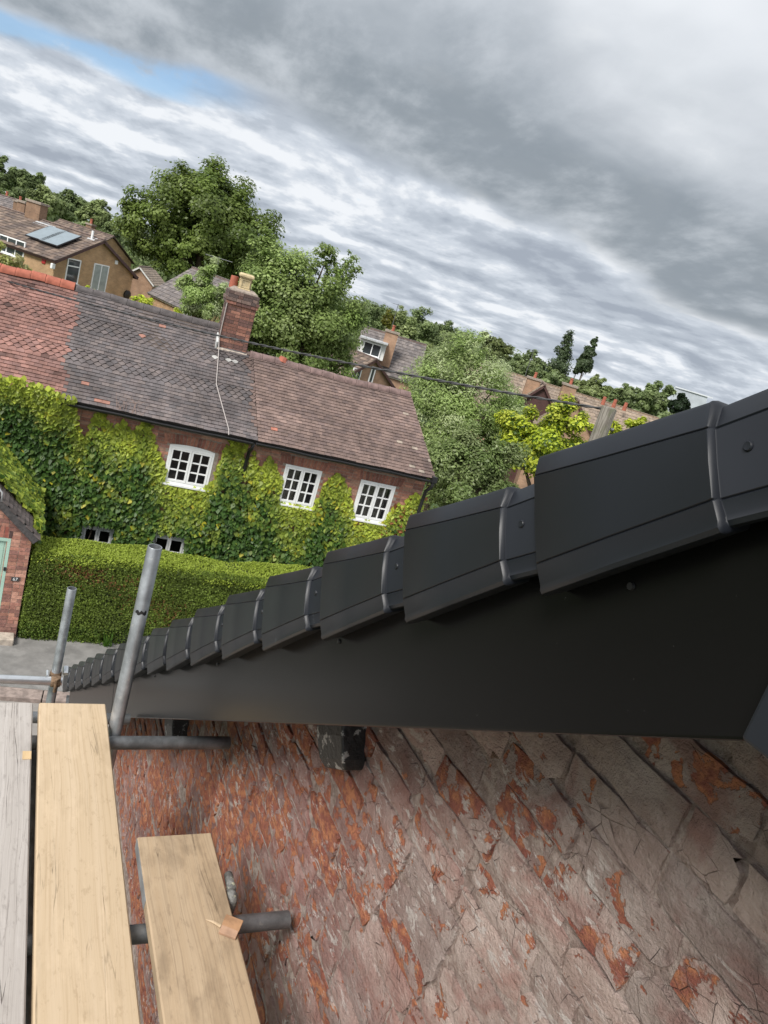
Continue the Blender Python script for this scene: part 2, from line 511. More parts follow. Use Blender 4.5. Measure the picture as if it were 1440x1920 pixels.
def wall_material():
    mt, nt, p, _ = material('old_gable_brick'); g = G(nt)
    geo = g.n('ShaderNodeNewGeometry').outputs['Position']
    xyz = g.n('ShaderNodeSeparateXYZ', {0: geo})
    y, z = xyz.outputs[1], xyz.outputs[2]
    pos = g.n('ShaderNodeMapping', {'Vector': geo, 'Scale': (1, 1, 1.25)}).outputs[0]
    att = g.n('ShaderNodeAttribute', attribute_name='Col').outputs['Color']
    sep = g.n('ShaderNodeSeparateColor', {0: att})
    rnd, rnd2, ismort = sep.outputs[0], sep.outputs[1], sep.outputs[2]
    # fired clay: orange to plum, brick by brick
    clay = g.mix(rnd2, (0.46, 0.165, 0.095, 1), (0.32, 0.115, 0.085, 1))
    clay = g.mix(g.ramp(g.noise(pos, 26, 7, 0.65), 0.42, 0.62), clay, (0.54, 0.225, 0.115, 1))
    clay = g.mix(g.math('MULTIPLY', g.ramp(g.noise(pos, 70, 6, 0.6), 0.5, 0.7), 0.6), clay, (0.20, 0.075, 0.06, 1))
    # old smeared render and soot that covers most faces; thins out towards the eaves
    grey = g.mix(g.ramp(g.noise(pos, 9, 7, 0.6), 0.3, 0.7), (0.40, 0.295, 0.26, 1), (0.58, 0.475, 0.43, 1))
    grey = g.mix(g.math('MULTIPLY', g.ramp(g.noise(pos, 4.2, 5, 0.6, 0.6), 0.5, 0.62), 0.75), grey, (0.33, 0.18, 0.155, 1))
    grey = g.mix(g.math('MULTIPLY', g.ramp(g.noise(pos, 33, 6, 0.6), 0.55, 0.72), 0.5), grey, (0.19, 0.13, 0.115, 1))
    purple = g.mix(g.ramp(g.noise(pos, 14, 6, 0.6), 0.35, 0.65), (0.29, 0.145, 0.125, 1), (0.40, 0.27, 0.245, 1))
    far = g.ramp(y, 0.7, 1.7)
    cover = g.mix(far, grey, purple)
    tone = g.n('ShaderNodeMapRange', {'Value': rnd, 'To Min': .80, 'To Max': 1.20}).outputs[0]
    cover = g.mix(1.0, cover, g.n('ShaderNodeCombineColor', {0: tone, 1: g.math('POWER', tone, .9), 2: g.math('POWER', tone, .85)}).outputs[0], 'MULTIPLY')
    cn = g.math('ADD', g.math('ADD', g.math('MULTIPLY', g.noise(pos, 15, 8, 0.62, 0.25), .78), g.math('MULTIPLY', g.noise(pos, 34, 6, 0.6, 0.3), .22)), g.math('MULTIPLY', g.math('SUBTRACT', rnd2, 0.5), 0.16))
    thr = g.n('ShaderNodeMapRange', {'Value': y, 'From Min': 0.55, 'From Max': 2.0, 'To Min': 0.590, 'To Max': 0.465}).outputs[0]
    bare = g.ramp(g.math('SUBTRACT', cn, thr), 0.0, 0.022)
    c = g.mix(bare, cover, clay)
    # lime bloom in flakes
    bl = g.math('MULTIPLY', g.ramp(g.noise(g.pos((1, 1.0, 2.6)), 17, 9, 0.72, 0.5), 0.54, 0.60),
                g.ramp(g.noise(pos, 2.6, 3, 0.5), 0.44, 0.56))
    c = g.mix(g.math('MULTIPLY', bl, 0.8), c, (0.66, 0.60, 0.565, 1))
    # hair cracks and pits
    vor = g.n('ShaderNodeTexVoronoi', {'Vector': g.n('ShaderNodeMapping', {'Vector': geo, 'Scale': (1, 1, 1.6)}).outputs[0], 'Scale': 17.0}, feature='DISTANCE_TO_EDGE').outputs[0]
    crack = g.math('MULTIPLY', g.ramp(vor, 0.0, 0.018, 1.0, 0.0), g.ramp(g.noise(pos, 8, 4, 0.6), 0.5, 0.66))
    c = g.mix(g.math('MULTIPLY', crack, 0.65), c, (0.07, 0.05, 0.045, 1))
    mort = g.mix(g.ramp(g.noise(pos, 40, 6, 0.6), 0.35, 0.65), (0.30, 0.22, 0.19, 1), (0.50, 0.405, 0.36, 1))
    c = g.mix(ismort, c, mort)
    g.set(p.inputs['Base Color'], c); p.inputs['Roughness'].default_value = 0.92; p.inputs['Specular IOR Level'].default_value = 0.25
    hgt = g.math('ADD', g.math('MULTIPLY', g.noise(pos, 24, 9, 0.68), 1.0), g.math('MULTIPLY', bare, -0.16))
    hgt = g.math('ADD', hgt, g.math('MULTIPLY', crack, -0.25))
    hgt = g.math('ADD', hgt, g.math('MULTIPLY', g.noise(pos, 170, 5, 0.6), 0.22))
    g.set(p.inputs['Normal'], g.bump(hgt, 1.0, 0.034))
    return mt


WALLM = wall_material()
BARGE = m_simple('black_upvc', (0.0045, 0.0043, 0.0042), 0.27, 0.10, 3, spec=.17, bump=0.02, bscale=30, spots=(95, 0.705, (0.16, 0.155, 0.15), 0.8))
CAPM = m_simple('charcoal_plastic', (0.0115, 0.0135, 0.0185), 0.42, 0.08, 5, spec=.38, bump=0.06, bscale=260, bdist=0.0006, spots=(23, 0.655, (0.075, 0.08, 0.09), 0.45))


def near_house():
    root = thing('brick_house', (3.0, 0.2, 0), 'old red brick house gable with black bargeboard and new dark verge caps', 'house')
    y0 = 0.20                                              # ridge line
    # ---- solid wall core behind the bricks
    def wall_top(y):
        return H - abs(y - 0.0) * 0.695 - 0.02 if y > 0 else H - 0.02 - (y0 * 2 - y) * 0.695
    mortar = MB()
    ys = [-4.9, y0 - .05, 4.95]
    poly = [(XW + .0078, -4.5, -.1), (XW + .0078, 4.75, -.1), (XW + .0078, 4.75, H - 4.75 * .695 - .01), (XW + .0078, y0, H - y0 * .695 - .01), (XW + .0078, -4.5, H - (y0 * 2 + 4.5) * .695 - .01)]
    mortar.prism(poly, (5.5, 0, 0), col=(0, 0, 1))
    mortar.build('wall', WALLM, root)
    # ---- brickwork, course by course
    gz = 0.0834; zj = H - 0.630; rows = range(-34, 8)
    cand = []
    for r in rows:
        z0 = zj + r * gz
        y = 0.02 + (r % 2) * 0.11 + random.uniform(-.03, .03); k = 0
        while y < 4.75:
            L = 0.113 if random.random() < .20 else 0.232
            L *= random.uniform(0.94, 1.05)
            zc, yc = z0 + gz / 2, y + L / 2
            if zc < H - (yc) * 0.695 + 0.03:
                cand.append((yc, zc, L - 0.0085, gz - 0.0085))
            y += L; k += 1
    def area(c):
        yc, zc, L, h = c
        q = [proj((XW, yc + a * L / 2, zc + b * h / 2)) for a, b in ((-1, -1), (1, -1), (1, 1), (-1, 1))]
        if min(t[2] for t in q) < 0.05:
            return 0
        xs = [t[0] for t in q]; ysn = [t[1] for t in q]
        if max(xs) < 0 or min(xs) > 1440 or min(ysn) > 1920 or max(ysn) < 1300:
            return 0
        if all(t[1] < 1338 + .032 * t[0] for t in q):
            return 0
        return 0.5 * abs(sum(xs[i] * ysn[(i + 1) % 4] - xs[(i + 1) % 4] * ysn[i] for i in range(4)))
    ar = np.array([area(c) for c in cand]); order = np.argsort(-ar)
    big = [i for i in order if ar[i] > 0][:296]; bigset = set(big)

    def brick(mb, c, nu, nv, seed):
        rg = np.random.default_rng(seed)
        yc, zc, L, h = c
        us = np.linspace(-.5, .5, nu); vsn = np.linspace(-.5, .5, nv)
        tilt_y, tilt_z = rg.normal(0, .0026), rg.normal(0, .0018); off = rg.normal(0.0004, .0020)
        spall = rg.random() < 0.14
        grid = []
        wob = rg.normal(0, 1, (2, 4))
        cut = rg.uniform(0.0, .30, 4) * (rg.random(4) < .35)
        for j, b in enumerate(vsn):
            for i, a in enumerate(us):
                e = min(0.5 - abs(a), 0.5 - abs(b))
                # hand made outline
                yy = yc + a * L + .004 * math.sin(7 * b + wob[0, 0]) * wob[0, 1] * .7 + rg.normal(0, .0016)
                zz_ = zc + b * h + .0035 * math.sin(5 * a + wob[1, 0]) * wob[1, 1] * .8 + rg.normal(0, .0013)
                if abs(a) > .49 and abs(b) > .49:
                    ci = (a > 0) * 2 + (b > 0); yy -= np.sign(a) * cut[ci] * .12; zz_ -= np.sign(b) * cut[ci] * .06
                ed = rg.uniform(.0010, .0055) if (abs(a) > .49 or abs(b) > .49) else 0
                xx = XW + off + tilt_y * 2 * a + tilt_z * 2 * b + ed + rg.normal(0, .0009)
                if spall and e > .08:
                    xx += .006 * abs(math.sin(3 * a + wob[0, 2]))
                grid.append((xx, yy, zz_))
        n0 = len(grid)
        ring = [i for i in range(nu)] + [nu * j + nu - 1 for j in range(1, nv)] + [nu * (nv - 1) + i for i in range(nu - 2, -1, -1)] + [nu * j for j in range(nv - 2, 0, -1)]
        back = [(XW + .02, grid[i][1], grid[i][2]) for i in ring]
        fs = []
        for j in range(nv - 1):
            for i in range(nu - 1):
                a_ = j * nu + i; fs.append((a_, a_ + nu, a_ + nu + 1, a_ + 1))
        m_ = len(ring)
        for i in range(m_):
            fs.append((ring[i], ring[(i + 1) % m_], n0 + (i + 1) % m_, n0 + i))
        mb.add(grid + back, fs, (rg.random(), rg.random(), 0.0))
    for i in big:
        mb = MB(); large = ar[i] > 3500
        brick(mb, cand[i], 9 if large else 6, 5 if large else 4, 100 + int(i))
        mb.build('brick', WALLM, root, origin=(XW, cand[i][0], cand[i][1]), auto=32)
    mb = MB()
    for i in range(len(cand)):
        if i not in bigset:
            brick(mb, cand[i], 3, 2, 100 + i)
    mb.build('brickwork', WALLM, root, kind='stuff')

    # ---- roof body with stepped tile courses, both slopes
    mb = MB(); g_ = 0.343
    for k in range(19):
        s0, s1 = -0.05 + k * g_, -0.05 + (k + 1) * g_ + .06
        a, b = 0.262 - .010, 0.262 + .012
        mb.prism([sl_pt(.70, s0, a), sl_pt(.70, s1, b), sl_pt(.70, s1, b - .03), sl_pt(.70, s0, a - .03)], (5.9, 0, 0))
    def mirror(p):
        p = p.copy(); p[1] = 2 * y0 - p[1]; return p
    for k in range(19):
        s0, s1 = -0.05 + k * g_, -0.05 + (k + 1) * g_ + .06
        a, b = 0.255, 0.277
        mb.prism([mirror(q) for q in (sl_pt(.70, s0, a), sl_pt(.70, s0, a - .03), sl_pt(.70, s1, b - .03), sl_pt(.70, s1, b))], (5.9, 0, 0))
    mb.build('roof', CAPM, root)
    # ---- bargeboard in two lengths, and the soffit behind it
    for s0, s1 in ((0.24, 4.185), (4.193, 6.16)):
        b = MB().obox(sl_pt(.67, (s0 + s1) / 2, .0955), (.010, 0, 0), SD * (s1 - s0) / 2, ND * .1135).build('bargeboard', BARGE, root, bevel=.004)
        rt = MB().obox(sl_pt(.700, (s0 + s1) / 2, -.012), (.0195, 0, 0), SD * (s1 - s0) / 2, ND * .004).build('bottom_return', BARGE, b)
        for sc in ([.62, 1.42, 2.3, 3.2, 4.05] if s0 < 1 else [4.35, 5.3]):
            scr = MB().tube([sl_pt(.6605, sc, .150), sl_pt(.6565, sc, .150)], [.0055, .0045], 10).build('screw', BLACKPIPE, b)
    MB().obox(sl_pt(.80, 3.2, .055), (.118, 0, 0), SD * 2.95, ND * .006).build('soffit', BARGE, root)
    # upright apex board where the two bargeboards meet
    MB().box(.634, .664, .06, .385, H - .286, H + .10).build('apex_board', CAPM, root, bevel=.004)
    # ---- purlin ends, painted black, paint flaking
    flake = m_simple('flaking_black_paint', (0.016, 0.016, 0.017), 0.45, 0.3, 30, bump=0.7, bscale=60, bdist=0.006, spots=(26, 0.57, (0.40, 0.385, 0.37), 0.9))
    q0, q1 = on_x(594, 1440, .855), on_x(651, 1442, .855)
    for ds, dn in ((0, 0), (1.86, -.02)):
        sa_, sb_ = [(q - np.array([0, 0, H])).dot(SD) + ds + .045 for q in (q1, q0)]; sb_ = sa_ + (sb_ - sa_) * .88; nb = (q0 - np.array([0, 0, H])).dot(ND) + dn
        rings = []
        for n_, k0, k1, xf in ((.045, -.06, 1.10, .862), (nb * .35, .0, 1.0, .858), (nb * .8, .05, .96, .866), (nb, .12, .90, .880)):
            a0, a1 = sa_ + (sb_ - sa_) * k0, sa_ + (sb_ - sa_) * k1
            rings.append([sl_pt(xf, a0, n_), sl_pt(xf, a1, n_), sl_pt(.936, a1, n_), sl_pt(.936, a0, n_)])
        MB().loft(rings).build('purlin_end', flake, root, bevel=.006)
    # pale mortar wedge under the apex
    wb = MB().prism([sl_pt(.915, .50, -.012), sl_pt(.915, .66, -.016), sl_pt(.915, .60, -.055), sl_pt(.915, .52, -.09)], (.03, 0, 0)).build('mortar_fillet', LEAD, root)

    # ---- verge caps
    UPP = dict(nt=.313, xt=.626, nu=.283, xu=.615, nl=.208, xl=.611, nb=.184, xb=.618)
    DNP = dict(nt=.332, xt=.619, nu=.306, xu=.611, nl=.188, xl=.608, nb=.158, xb=.615)
    def prof(q, s, inset=0.0, sh=0.0, groove=.0022):
        nt_, nb_ = q['nt'] - sh, q['nb'] + sh
        P = [(.735, nt_ - .002), (q['xt'] + .012 + inset, nt_ + .004), (q['xt'] + inset + .003, nt_ + .002), (q['xt'] + inset, nt_ - .002),
             (q['xu'] + inset + .0006, q['nu'] + .0016), (q['xu'] + groove + inset, q['nu']), (q['xu'] + inset, q['nu'] - .0016),
             ((q['xu'] + q['xl']) / 2 - .0012 + inset, (q['nu'] + q['nl']) / 2),
             (q['xl'] + inset, q['nl'] + .0016), (q['xl'] + groove + inset, q['nl']), (q['xl'] + inset + .0004, q['nl'] - .0016),
             (q['xb'] + inset - .002, nb_ + .003), (q['xb'] + inset - .003, nb_ - .003), (q['xb'] + inset, nb_ - .008), (q['xb'] + inset + .007, nb_ - .009),
             (.675, nb_ + .004)]
        return [np.array([x, 0, 0]) + s * SD + n * ND for x, n in P]
    mb = MB()
    lerp = lambda t: {k: UPP[k] * (1 - t) + DNP[k] * t for k in UPP}
    rings = [prof(UPP, -.15, .008, .006), prof(UPP, -.002, .008, .006), prof(UPP, -.0008, .0072, .005), prof(UPP, 0.0, .0040, .0025),
             prof(lerp(.01), .0015, .0012, .001), prof(lerp(.015), .003, -.0005, -.0003), prof(lerp(.02), .0055, -.0004, -.0003), prof(lerp(.035), .008, .0006, 0),
             prof(lerp(.5), .142), prof(lerp(.985), .264), prof(DNP, .268, .003), prof(DNP, .268, .016, .006)]
    mb.loft([[p for p in r] for r in rings], close=False, caps=False)
    src = None; scr_src = None
    run = [.461 + .343 * (k - 1) for k in range(9)]
    while run[-1] < 5.9:
        run.append(run[-1] + .384)
    for k, s_k in enumerate(run):
        p = sl_pt(0, s_k, 0)
        if src is None:
            me_o = mb.build('verge_cap', CAPM, root, origin=(0, 0, 0), auto=38)
            src = me_o.data
            c = me_o
        else:
            c = bpy.data.objects.new('verge_cap', src); COL.objects.link(c); c.parent = root
        c['_o'] = [float(q) for q in p]
        c.location = p - np.array(root['_o']) + np.array([random.uniform(-.0025, .0025), 0, 0]) + SD * random.uniform(-.003, .003)
        c.rotation_euler = (random.uniform(-.003, .003), 0, random.uniform(-.003, .003))
        if scr_src is None:
            sb = MB(); sp = np.array([.6190, 0, 0]) + SD * -.036 + ND * .252
            sb.tube([sp + np.array([.004, 0, 0]), sp, sp - np.array([.0015, 0, 0]), sp - np.array([.001, 0, 0])], [.0055, .0055, .0042, .0015], 12)
            so = sb.build('screw', CAPM, None, auto=40); scr_src = so.data
            so.parent = c; so.location = (0, 0, 0)
        else:
            so = bpy.data.objects.new('screw', scr_src); COL.objects.link(so); so.parent = c
    # eaves gutter
    gp = sl_pt(.70, 6.30, .10)
    mb = MB(); rg_ = []
    for x in (.66, 6.4):
        rg_.append([np.array([x, gp[1] + .055 * math.cos(q), gp[2] + .055 * math.sin(q)]) for q in np.linspace(math.pi, 2 * math.pi, 9)] +
                   [np.array([x, gp[1] + .050 * math.cos(q), gp[2] + .050 * math.sin(q)]) for q in np.linspace(2 * math.pi, math.pi, 9)])
    mb.loft(rg_).build('gutter', GALVOLD, root)
    return root


near_house()


# ------------------------------------------------------------------ scaffold
def wood_material(name, a, b, dark, grey=0.0, stain=0.3, gscale=1.0, sth=.52):
    mt, nt, p, _ = material(name); g = G(nt)
    t = g.n('ShaderNodeTexCoord').outputs['Object']
    wv = g.noise(g.n('ShaderNodeMapping', {'Vector': t, 'Scale': (3.0, .9, 3.0)}).outputs[0], 1.6, 3, .5)
    warp = g.n('ShaderNodeVectorMath', {0: t, 1: g.n('ShaderNodeCombineXYZ', {0: g.math('MULTIPLY', wv, .045)}).outputs[0]}, operation='ADD').outputs[0]
    fine_ = g.noise(g.n('ShaderNodeMapping', {'Vector': warp, 'Scale': (190 * gscale, 2.2, 60)}).outputs[0], 1.0, 5, .6)
    rings = g.noise(g.n('ShaderNodeMapping', {'Vector': warp, 'Scale': (46 * gscale, .55, 20)}).outputs[0], 1.0, 3, .5)
    blot = g.noise(g.n('ShaderNodeMapping', {'Vector': t, 'Scale': (5, 2.4, 5)}).outputs[0], 1.4, 6, .62, .3)
    c = g.mix(g.ramp(rings, .30, .70), (*a, 1), (*b, 1))
    c = g.mix(g.math('MULTIPLY', g.ramp(fine_, .48, .7), .5), c, (*dark, 1))
    c = g.mix(g.math('MULTIPLY', g.ramp(blot, sth, sth + .20), stain), c, (*(np.array(dark) * .75), 1))
    speck = g.noise(g.n('ShaderNodeMapping', {'Vector': t, 'Scale': (60, 26, 60)}).outputs[0], 1.0, 7, .7)
    c = g.mix(g.math('MULTIPLY', g.ramp(speck, .54, .68), .42), c, (*(np.array(dark) * .85), 1))
    pale = g.noise(g.n('ShaderNodeMapping', {'Vector': t, 'Scale': (18, 7, 18)}).outputs[0], 1.0, 6, .65)
    c = g.mix(g.math('MULTIPLY', g.ramp(pale, .52, .70), .35), c, (*np.minimum(np.array(b) * 1.18, .8), 1))
    vk = g.n('ShaderNodeTexVoronoi', {'Vector': g.n('ShaderNodeMapping', {'Vector': t, 'Scale': (7.5, 1.9, .01)}).outputs[0], 'Scale': 1.0, 'Randomness': 1.0}, feature='F1').outputs[0]
    c = g.mix(g.ramp(vk, .035, .085, .75, 0), c, (*(np.array(dark) * .7), 1))
    ck = g.noise(g.n('ShaderNodeMapping', {'Vector': warp, 'Scale': (26, .8, 26)}).outputs[0], 1.0, 2, .5)
    crack = g.math('MULTIPLY', g.ramp(g.math('ABSOLUTE', g.math('SUBTRACT', ck, .5)), 0, .006, 1, 0), g.ramp(blot, .45, .6))
    c = g.mix(g.math('MULTIPLY', crack, .5), c, (.05, .035, .02, 1))
    g.set(p.inputs['Base Color'], c); p.inputs['Roughness'].default_value = .8; p.inputs['Specular IOR Level'].default_value = .25
    hh = g.math('ADD', g.math('MULTIPLY', fine_, .6), g.math('MULTIPLY', crack, -1.2))
    g.set(p.inputs['Normal'], g.bump(hh, .35 + .5 * grey, .002))
    return mt


DECK = H - 1.68


def scaffold():
    fresh = wood_material('fresh_pine', (.52, .40, .265), (.555, .435, .30), (.40, .29, .18), 0, .30)
    greyw = wood_material('weathered_pine', (.41, .375, .345), (.48, .445, .415), (.25, .22, .20), 1, .35, 1.3)
    dirty = wood_material('worn_pine', (.42, .31, .20), (.46, .35, .235), (.26, .19, .125), 0, .6, 1.0, .47)
    boards = [
        ('scaffold_board', -.020, .205, 2.474, greyw, 'grey weathered scaffold board at the left edge of the deck', .0),
        ('scaffold_board', .222, .447, 2.470, fresh, 'clean pale pine scaffold board in the middle of the deck', .002),
        ('scaffold_board', .495, .718, 1.800, dirty, 'shorter stained scaffold board nearest the brick wall with a wood offcut on it', .0)]
    for nm, x0, x1, ye, mt, lab, dz in boards:
        L = 3.9; c = np.array([(x0 + x1) / 2, ye - L / 2, DECK - .019])
        mb = MB(); hw = (x1 - x0) / 2; ch = .004
        prof_ = [(-hw, -.019 + ch), (-hw + ch, -.019), (hw - ch, -.019), (hw, -.019 + ch), (hw, .019 - ch), (hw - ch, .019), (-hw + ch, .019), (-hw, .019 - ch)]
        secs = np.linspace(-L / 2, L / 2, 14)
        rings = [[c + np.array([px + .0012 * math.sin(3 * s_ + x0 * 9), s_, pz + dz + .0012 * math.sin(2.2 * s_ + x1 * 7)]) for px, pz in prof_] for s_ in secs]
        o = mb.loft(rings).build(nm, mt, origin=c)
        tag(o, lab, 'scaffold board', 'scaffold boards of the deck')
        if mt is dirty:
            hp = MB().box(x0 - .0016, x0 + .001, ye - .23, ye - .004, DECK - .034, DECK - .003).build('end_band', GALV, o)
        if mt is greyw:
            MB().box(x1 - .028, x1 - .002, 2.165, 2.205, DECK - .001, DECK + .0012).build('end_band', wood_material('tape_patch', (.62, .45, .25), (.68, .5, .3), (.5, .35, .2)), o)
    R_, r_ = .02415, .0205

    def tube(p0, p1, mt, lab, og=None):
        o = MB().pipe(p0, p1, R_, r_, 24).build('scaffold_tube', mt, origin=og if og is not None else p0, auto=40)
        return tag(o, lab, 'scaffold tube', 'scaffold tubes')
    zt = DECK - .038 - R_ - .001
    tube((-1.2, 2.345, zt), (.900, 2.328, zt), GALVOLD, 'dull grey scaffold tube under the deck end pointing at the wall below the bargeboard')
    tube((-1.2, 1.56, zt), (.902, 1.512, zt), GALVOLD, 'grey scaffold tube crossing under the short stained board')
    a = tube((.481, 2.375, 0), (.481, 2.375, H - .992), GALV, 'tall galvanised scaffold upright with open top beside the middle board')
    mz = on_y(248, 1148, 2.352)[2]; tp_ = MB(); rr = R_ + .0007     # torn scrap of black tape round the tube
    th_ = np.linspace(-2.55, -.9, 9)
    lo_ = [np.array([.481 + rr * math.cos(q), 2.375 + rr * math.sin(q), mz - .007 + .004 * math.sin(7 * q)]) for q in th_]
    hi_ = [np.array([.481 + rr * math.cos(q), 2.375 + rr * math.sin(q), mz + .006 + .005 * math.sin(11 * q + 1)]) for q in th_]
    tp_.loft([lo_, hi_], close=False, caps=False).build('tape_mark', BLACKPIPE, a)
    b_ = on_y(135, 1103, 3.85)
    tube((b_[0], 3.85, 0), (b_[0], 3.85, b_[2]), GALV, 'shorter galvanised scaffold upright standing in front of the pavement')
    e0 = on_y(0, 1272, 3.79); e1 = on_y(116, 1278, 3.79)
    tube((-1.6, 3.79, e0[2] + .02), (e1[0], 3.79, e1[2]), GALVNEW, 'bright new guard rail tube clamped across the shorter upright')
    tube((-1.0, 2.93, 5.955), (.640, 2.90, 5.955), GALVOLD, 'stub of scaffold tube poking out behind the tall upright')
    tube((.735, -1.5, zt - .052), (.735, 1.66, zt - .052), GALVOLD, 'grey ledger tube running under the edge of the short stained board')
    tube((.213, -1.5, zt - .050), (.213, 2.36, zt - .050), GALVOLD, 'ledger tube seen through the gap between the two long boards')

    # swivel coupler at the crossing of the guard rail and the shorter upright
    cp = np.array([b_[0], 3.82, e1[2]])
    t = thing('scaffold_coupler', cp, 'rusty coupler clamping the guard rail to the shorter upright', 'coupler', 'scaffold couplers')
    for ax, off in (('x', -.03), ('z', .03)):
        rg = []
        for q in (-.024, -.016, .016, .024):
            rr = .031 if abs(q) < .02 else .028
            ring = []
            for aa in np.linspace(0, 2 * math.pi, 14, endpoint=False):
                p = (q, rr * math.cos(aa), rr * math.sin(aa)) if ax == 'x' else (rr * math.cos(aa), rr * math.sin(aa), q)
                ring.append(cp + np.array(p) + np.array([0, off, 0]))
            rg.append(ring)
        MB().loft(rg).build('clamp_ring', RUST, t)
    MB().tube([cp + np.array([-.045, -.02, .026]), cp + np.array([-.045, .03, .026])], .007, 8).build('bolt', GALVNEW, t)
    MB().tube([cp + np.array([.0, -.062, -.045]), cp + np.array([.0, -.062, .03]), cp + np.array([.015, -.055, .035])], [.008, .008, .006], 8).build('bolt', RUST, t)
    MB().tube([cp + np.array([.05, .03, .01]), cp + np.array([.05, .07, .03])], .016, 8).build('nut', GALVNEW, t)
    # dirty coupler that shows beside the short board
    q = np.array([.735, 1.575, DECK - .050])
    t = thing('scaffold_coupler', q, 'mortar-splashed coupler beside the wood offcut at the edge of the short board', 'coupler', 'scaffold couplers')
    splash = m_simple('mortar_splashed_steel', (.20, .20, .19), .8, .45, 60, metal=.2, bump=.8, bscale=90, bdist=.004, spots=(70, .56, (.5, .5, .36), .8))
    rg = [[q + np.array([r2 * math.cos(aa), r2 * math.sin(aa) * 1.25, zz_]) for aa in np.linspace(0, 2 * math.pi, 12, endpoint=False)] for zz_, r2 in ((-.03, .020), (.010, .021), (.028, .020), (.040, .015), (.044, .005))]
    MB().loft(rg).build('clamp_body', splash, t, smooth=True)
    MB().tube([q + np.array([.006, .02, .03]), q + np.array([.012, .085, .022])], [.014, .013], 10).build('bolt', splash, t, smooth=True)

    # offcut of plywood and a long splinter lying on the board
    chip = m_simple('red_plywood', (.34, .19, .10), .75, .2, 40, bump=.3, bscale=80)
    chip2 = m_simple('split_plywood', (.38, .235, .155), .8, .15, 40, bump=.4, bscale=80)
    cc = np.array(on_z(433, 1738, DECK + .012))
    d1 = np.array(on_z(460, 1730, DECK + .012)) - np.array(on_z(419, 1714, DECK + .012)); d1[2] = 0; d1 /= np.linalg.norm(d1)
    d2 = np.array([-d1[1], d1[0], 0])
    t = thing('wood_offcut', (cc[0], cc[1], DECK), 'small reddish wood offcut lying on the edge of the short board', 'offcut')
    MB().obox(cc + d2 * .008 + ZUP * .004, d1 * .025, d2 * .015 + ZUP * .004, ZUP * .004).build('chip_face', chip, t, bevel=.0015)
    MB().obox(cc - d2 * .016 - ZUP * .003, d1 * .024, d2 * .0095 + ZUP * .003, ZUP * .004).build('split_edge', chip2, t, bevel=.0015)
    s0 = np.array(on_z(386, 1724, DECK + .004)); s1 = np.array(on_z(414, 1737, DECK + .006))
    MB().tube([s0, (s0 + s1) / 2 + ZUP * .003, s1], [.0008, .0035, .0045], 6).build('splinter', fresh, t)


scaffold()


# ------------------------------------------------------------------ generators for masonry and tiled roofs
def brick_run(mb, org, e, up, out, u0, u1, z0, z1, holes=(), bl=.225, bh=.075, cols=None, proud=.006, clip=None, seed=1):
    """real bricks laid on a wall face; e along, up, out = outward normal"""
    rg = np.random.default_rng(seed); r = 0; z = z0
    cols = cols if cols is not None else [(.35, .165, .115), (.29, .135, .10), (.41, .20, .14), (.24, .12, .095), (.37, .215, .155)]
    while z < z1 - .01:
        h = min(bh, z1 - z); u = u0 - (bl / 2 if r % 2 else 0) ; k = 0
        while u < u1:
            L = bl if (k % 2 == 0 or r % 2) else bl * .5
            a, b = max(u, u0), min(u + L, u1); k += 1; u += L
            if b - a < .03:
                continue
            uc, zc = (a + b) / 2, z + h / 2
            if any(h_[0] < uc < h_[1] and h_[2] < zc < h_[3] for h_ in holes) or (clip and not clip(uc, zc)):
                continue
            pr = proud + rg.uniform(-.002, .002); c = np.array(cols[rg.integers(len(cols))]) * rg.uniform(.8, 1.2)
            mb.obox(org + e * uc + up * zc + out * (pr - .015), e * ((b - a) / 2 - .005), up * (h / 2 - .005), out * .015, c)
        z += bh; r += 1
    return mb


def tiled_slope(mb, org, e, up, nrm, rows, gauge, tw, umin, umax, colf, thick=.019, pointed=(), seed=1, jit=.003, lift=None):
    """overlapping tiles, each a slab of its own; umin/umax functions of distance up the slope"""
    rg = np.random.default_rng(seed)
    for r in range(rows):
        s = r * gauge; a, b = umin(s), umax(s); u = a - (tw / 2 if r % 2 else 0)
        while u < b:
            c0, c1 = max(u, a), min(u + tw, b); u += tw
            if c1 - c0 < .03:
                continue
            uc = (c0 + c1) / 2; hw = (c1 - c0) / 2 - .002
            j = rg.normal(0, jit); dl = lift(uc, s) if lift else 0.0
            lo = org + e * uc + up * (s + j) + nrm * (thick * 2.1 + rg.normal(0, .0015) + dl)
            hi = org + e * uc + up * (s + gauge * 1.45) + nrm * (thick * .75 + dl)
            col = colf(uc, s, rg)
            d = nrm * thick
            if r in pointed:
                k = .5
                top = [lo + (hi - lo) * k - e * hw, lo, lo + (hi - lo) * k + e * hw, hi + e * hw, hi - e * hw]
                pl = [top[0], lo + (hi - lo) * .0 - e * hw * .12, lo + e * hw * .12, top[2], top[3], top[4]]
            else:
                pl = [lo - e * hw, lo + e * hw, hi + e * hw, hi - e * hw]
            n = len(pl)
            mb.add(pl + [q - d for q in pl], [tuple(range(n))] + [(i, n + i, n + (i + 1) % n, (i + 1) % n) for i in range(n)], col)
    return mb


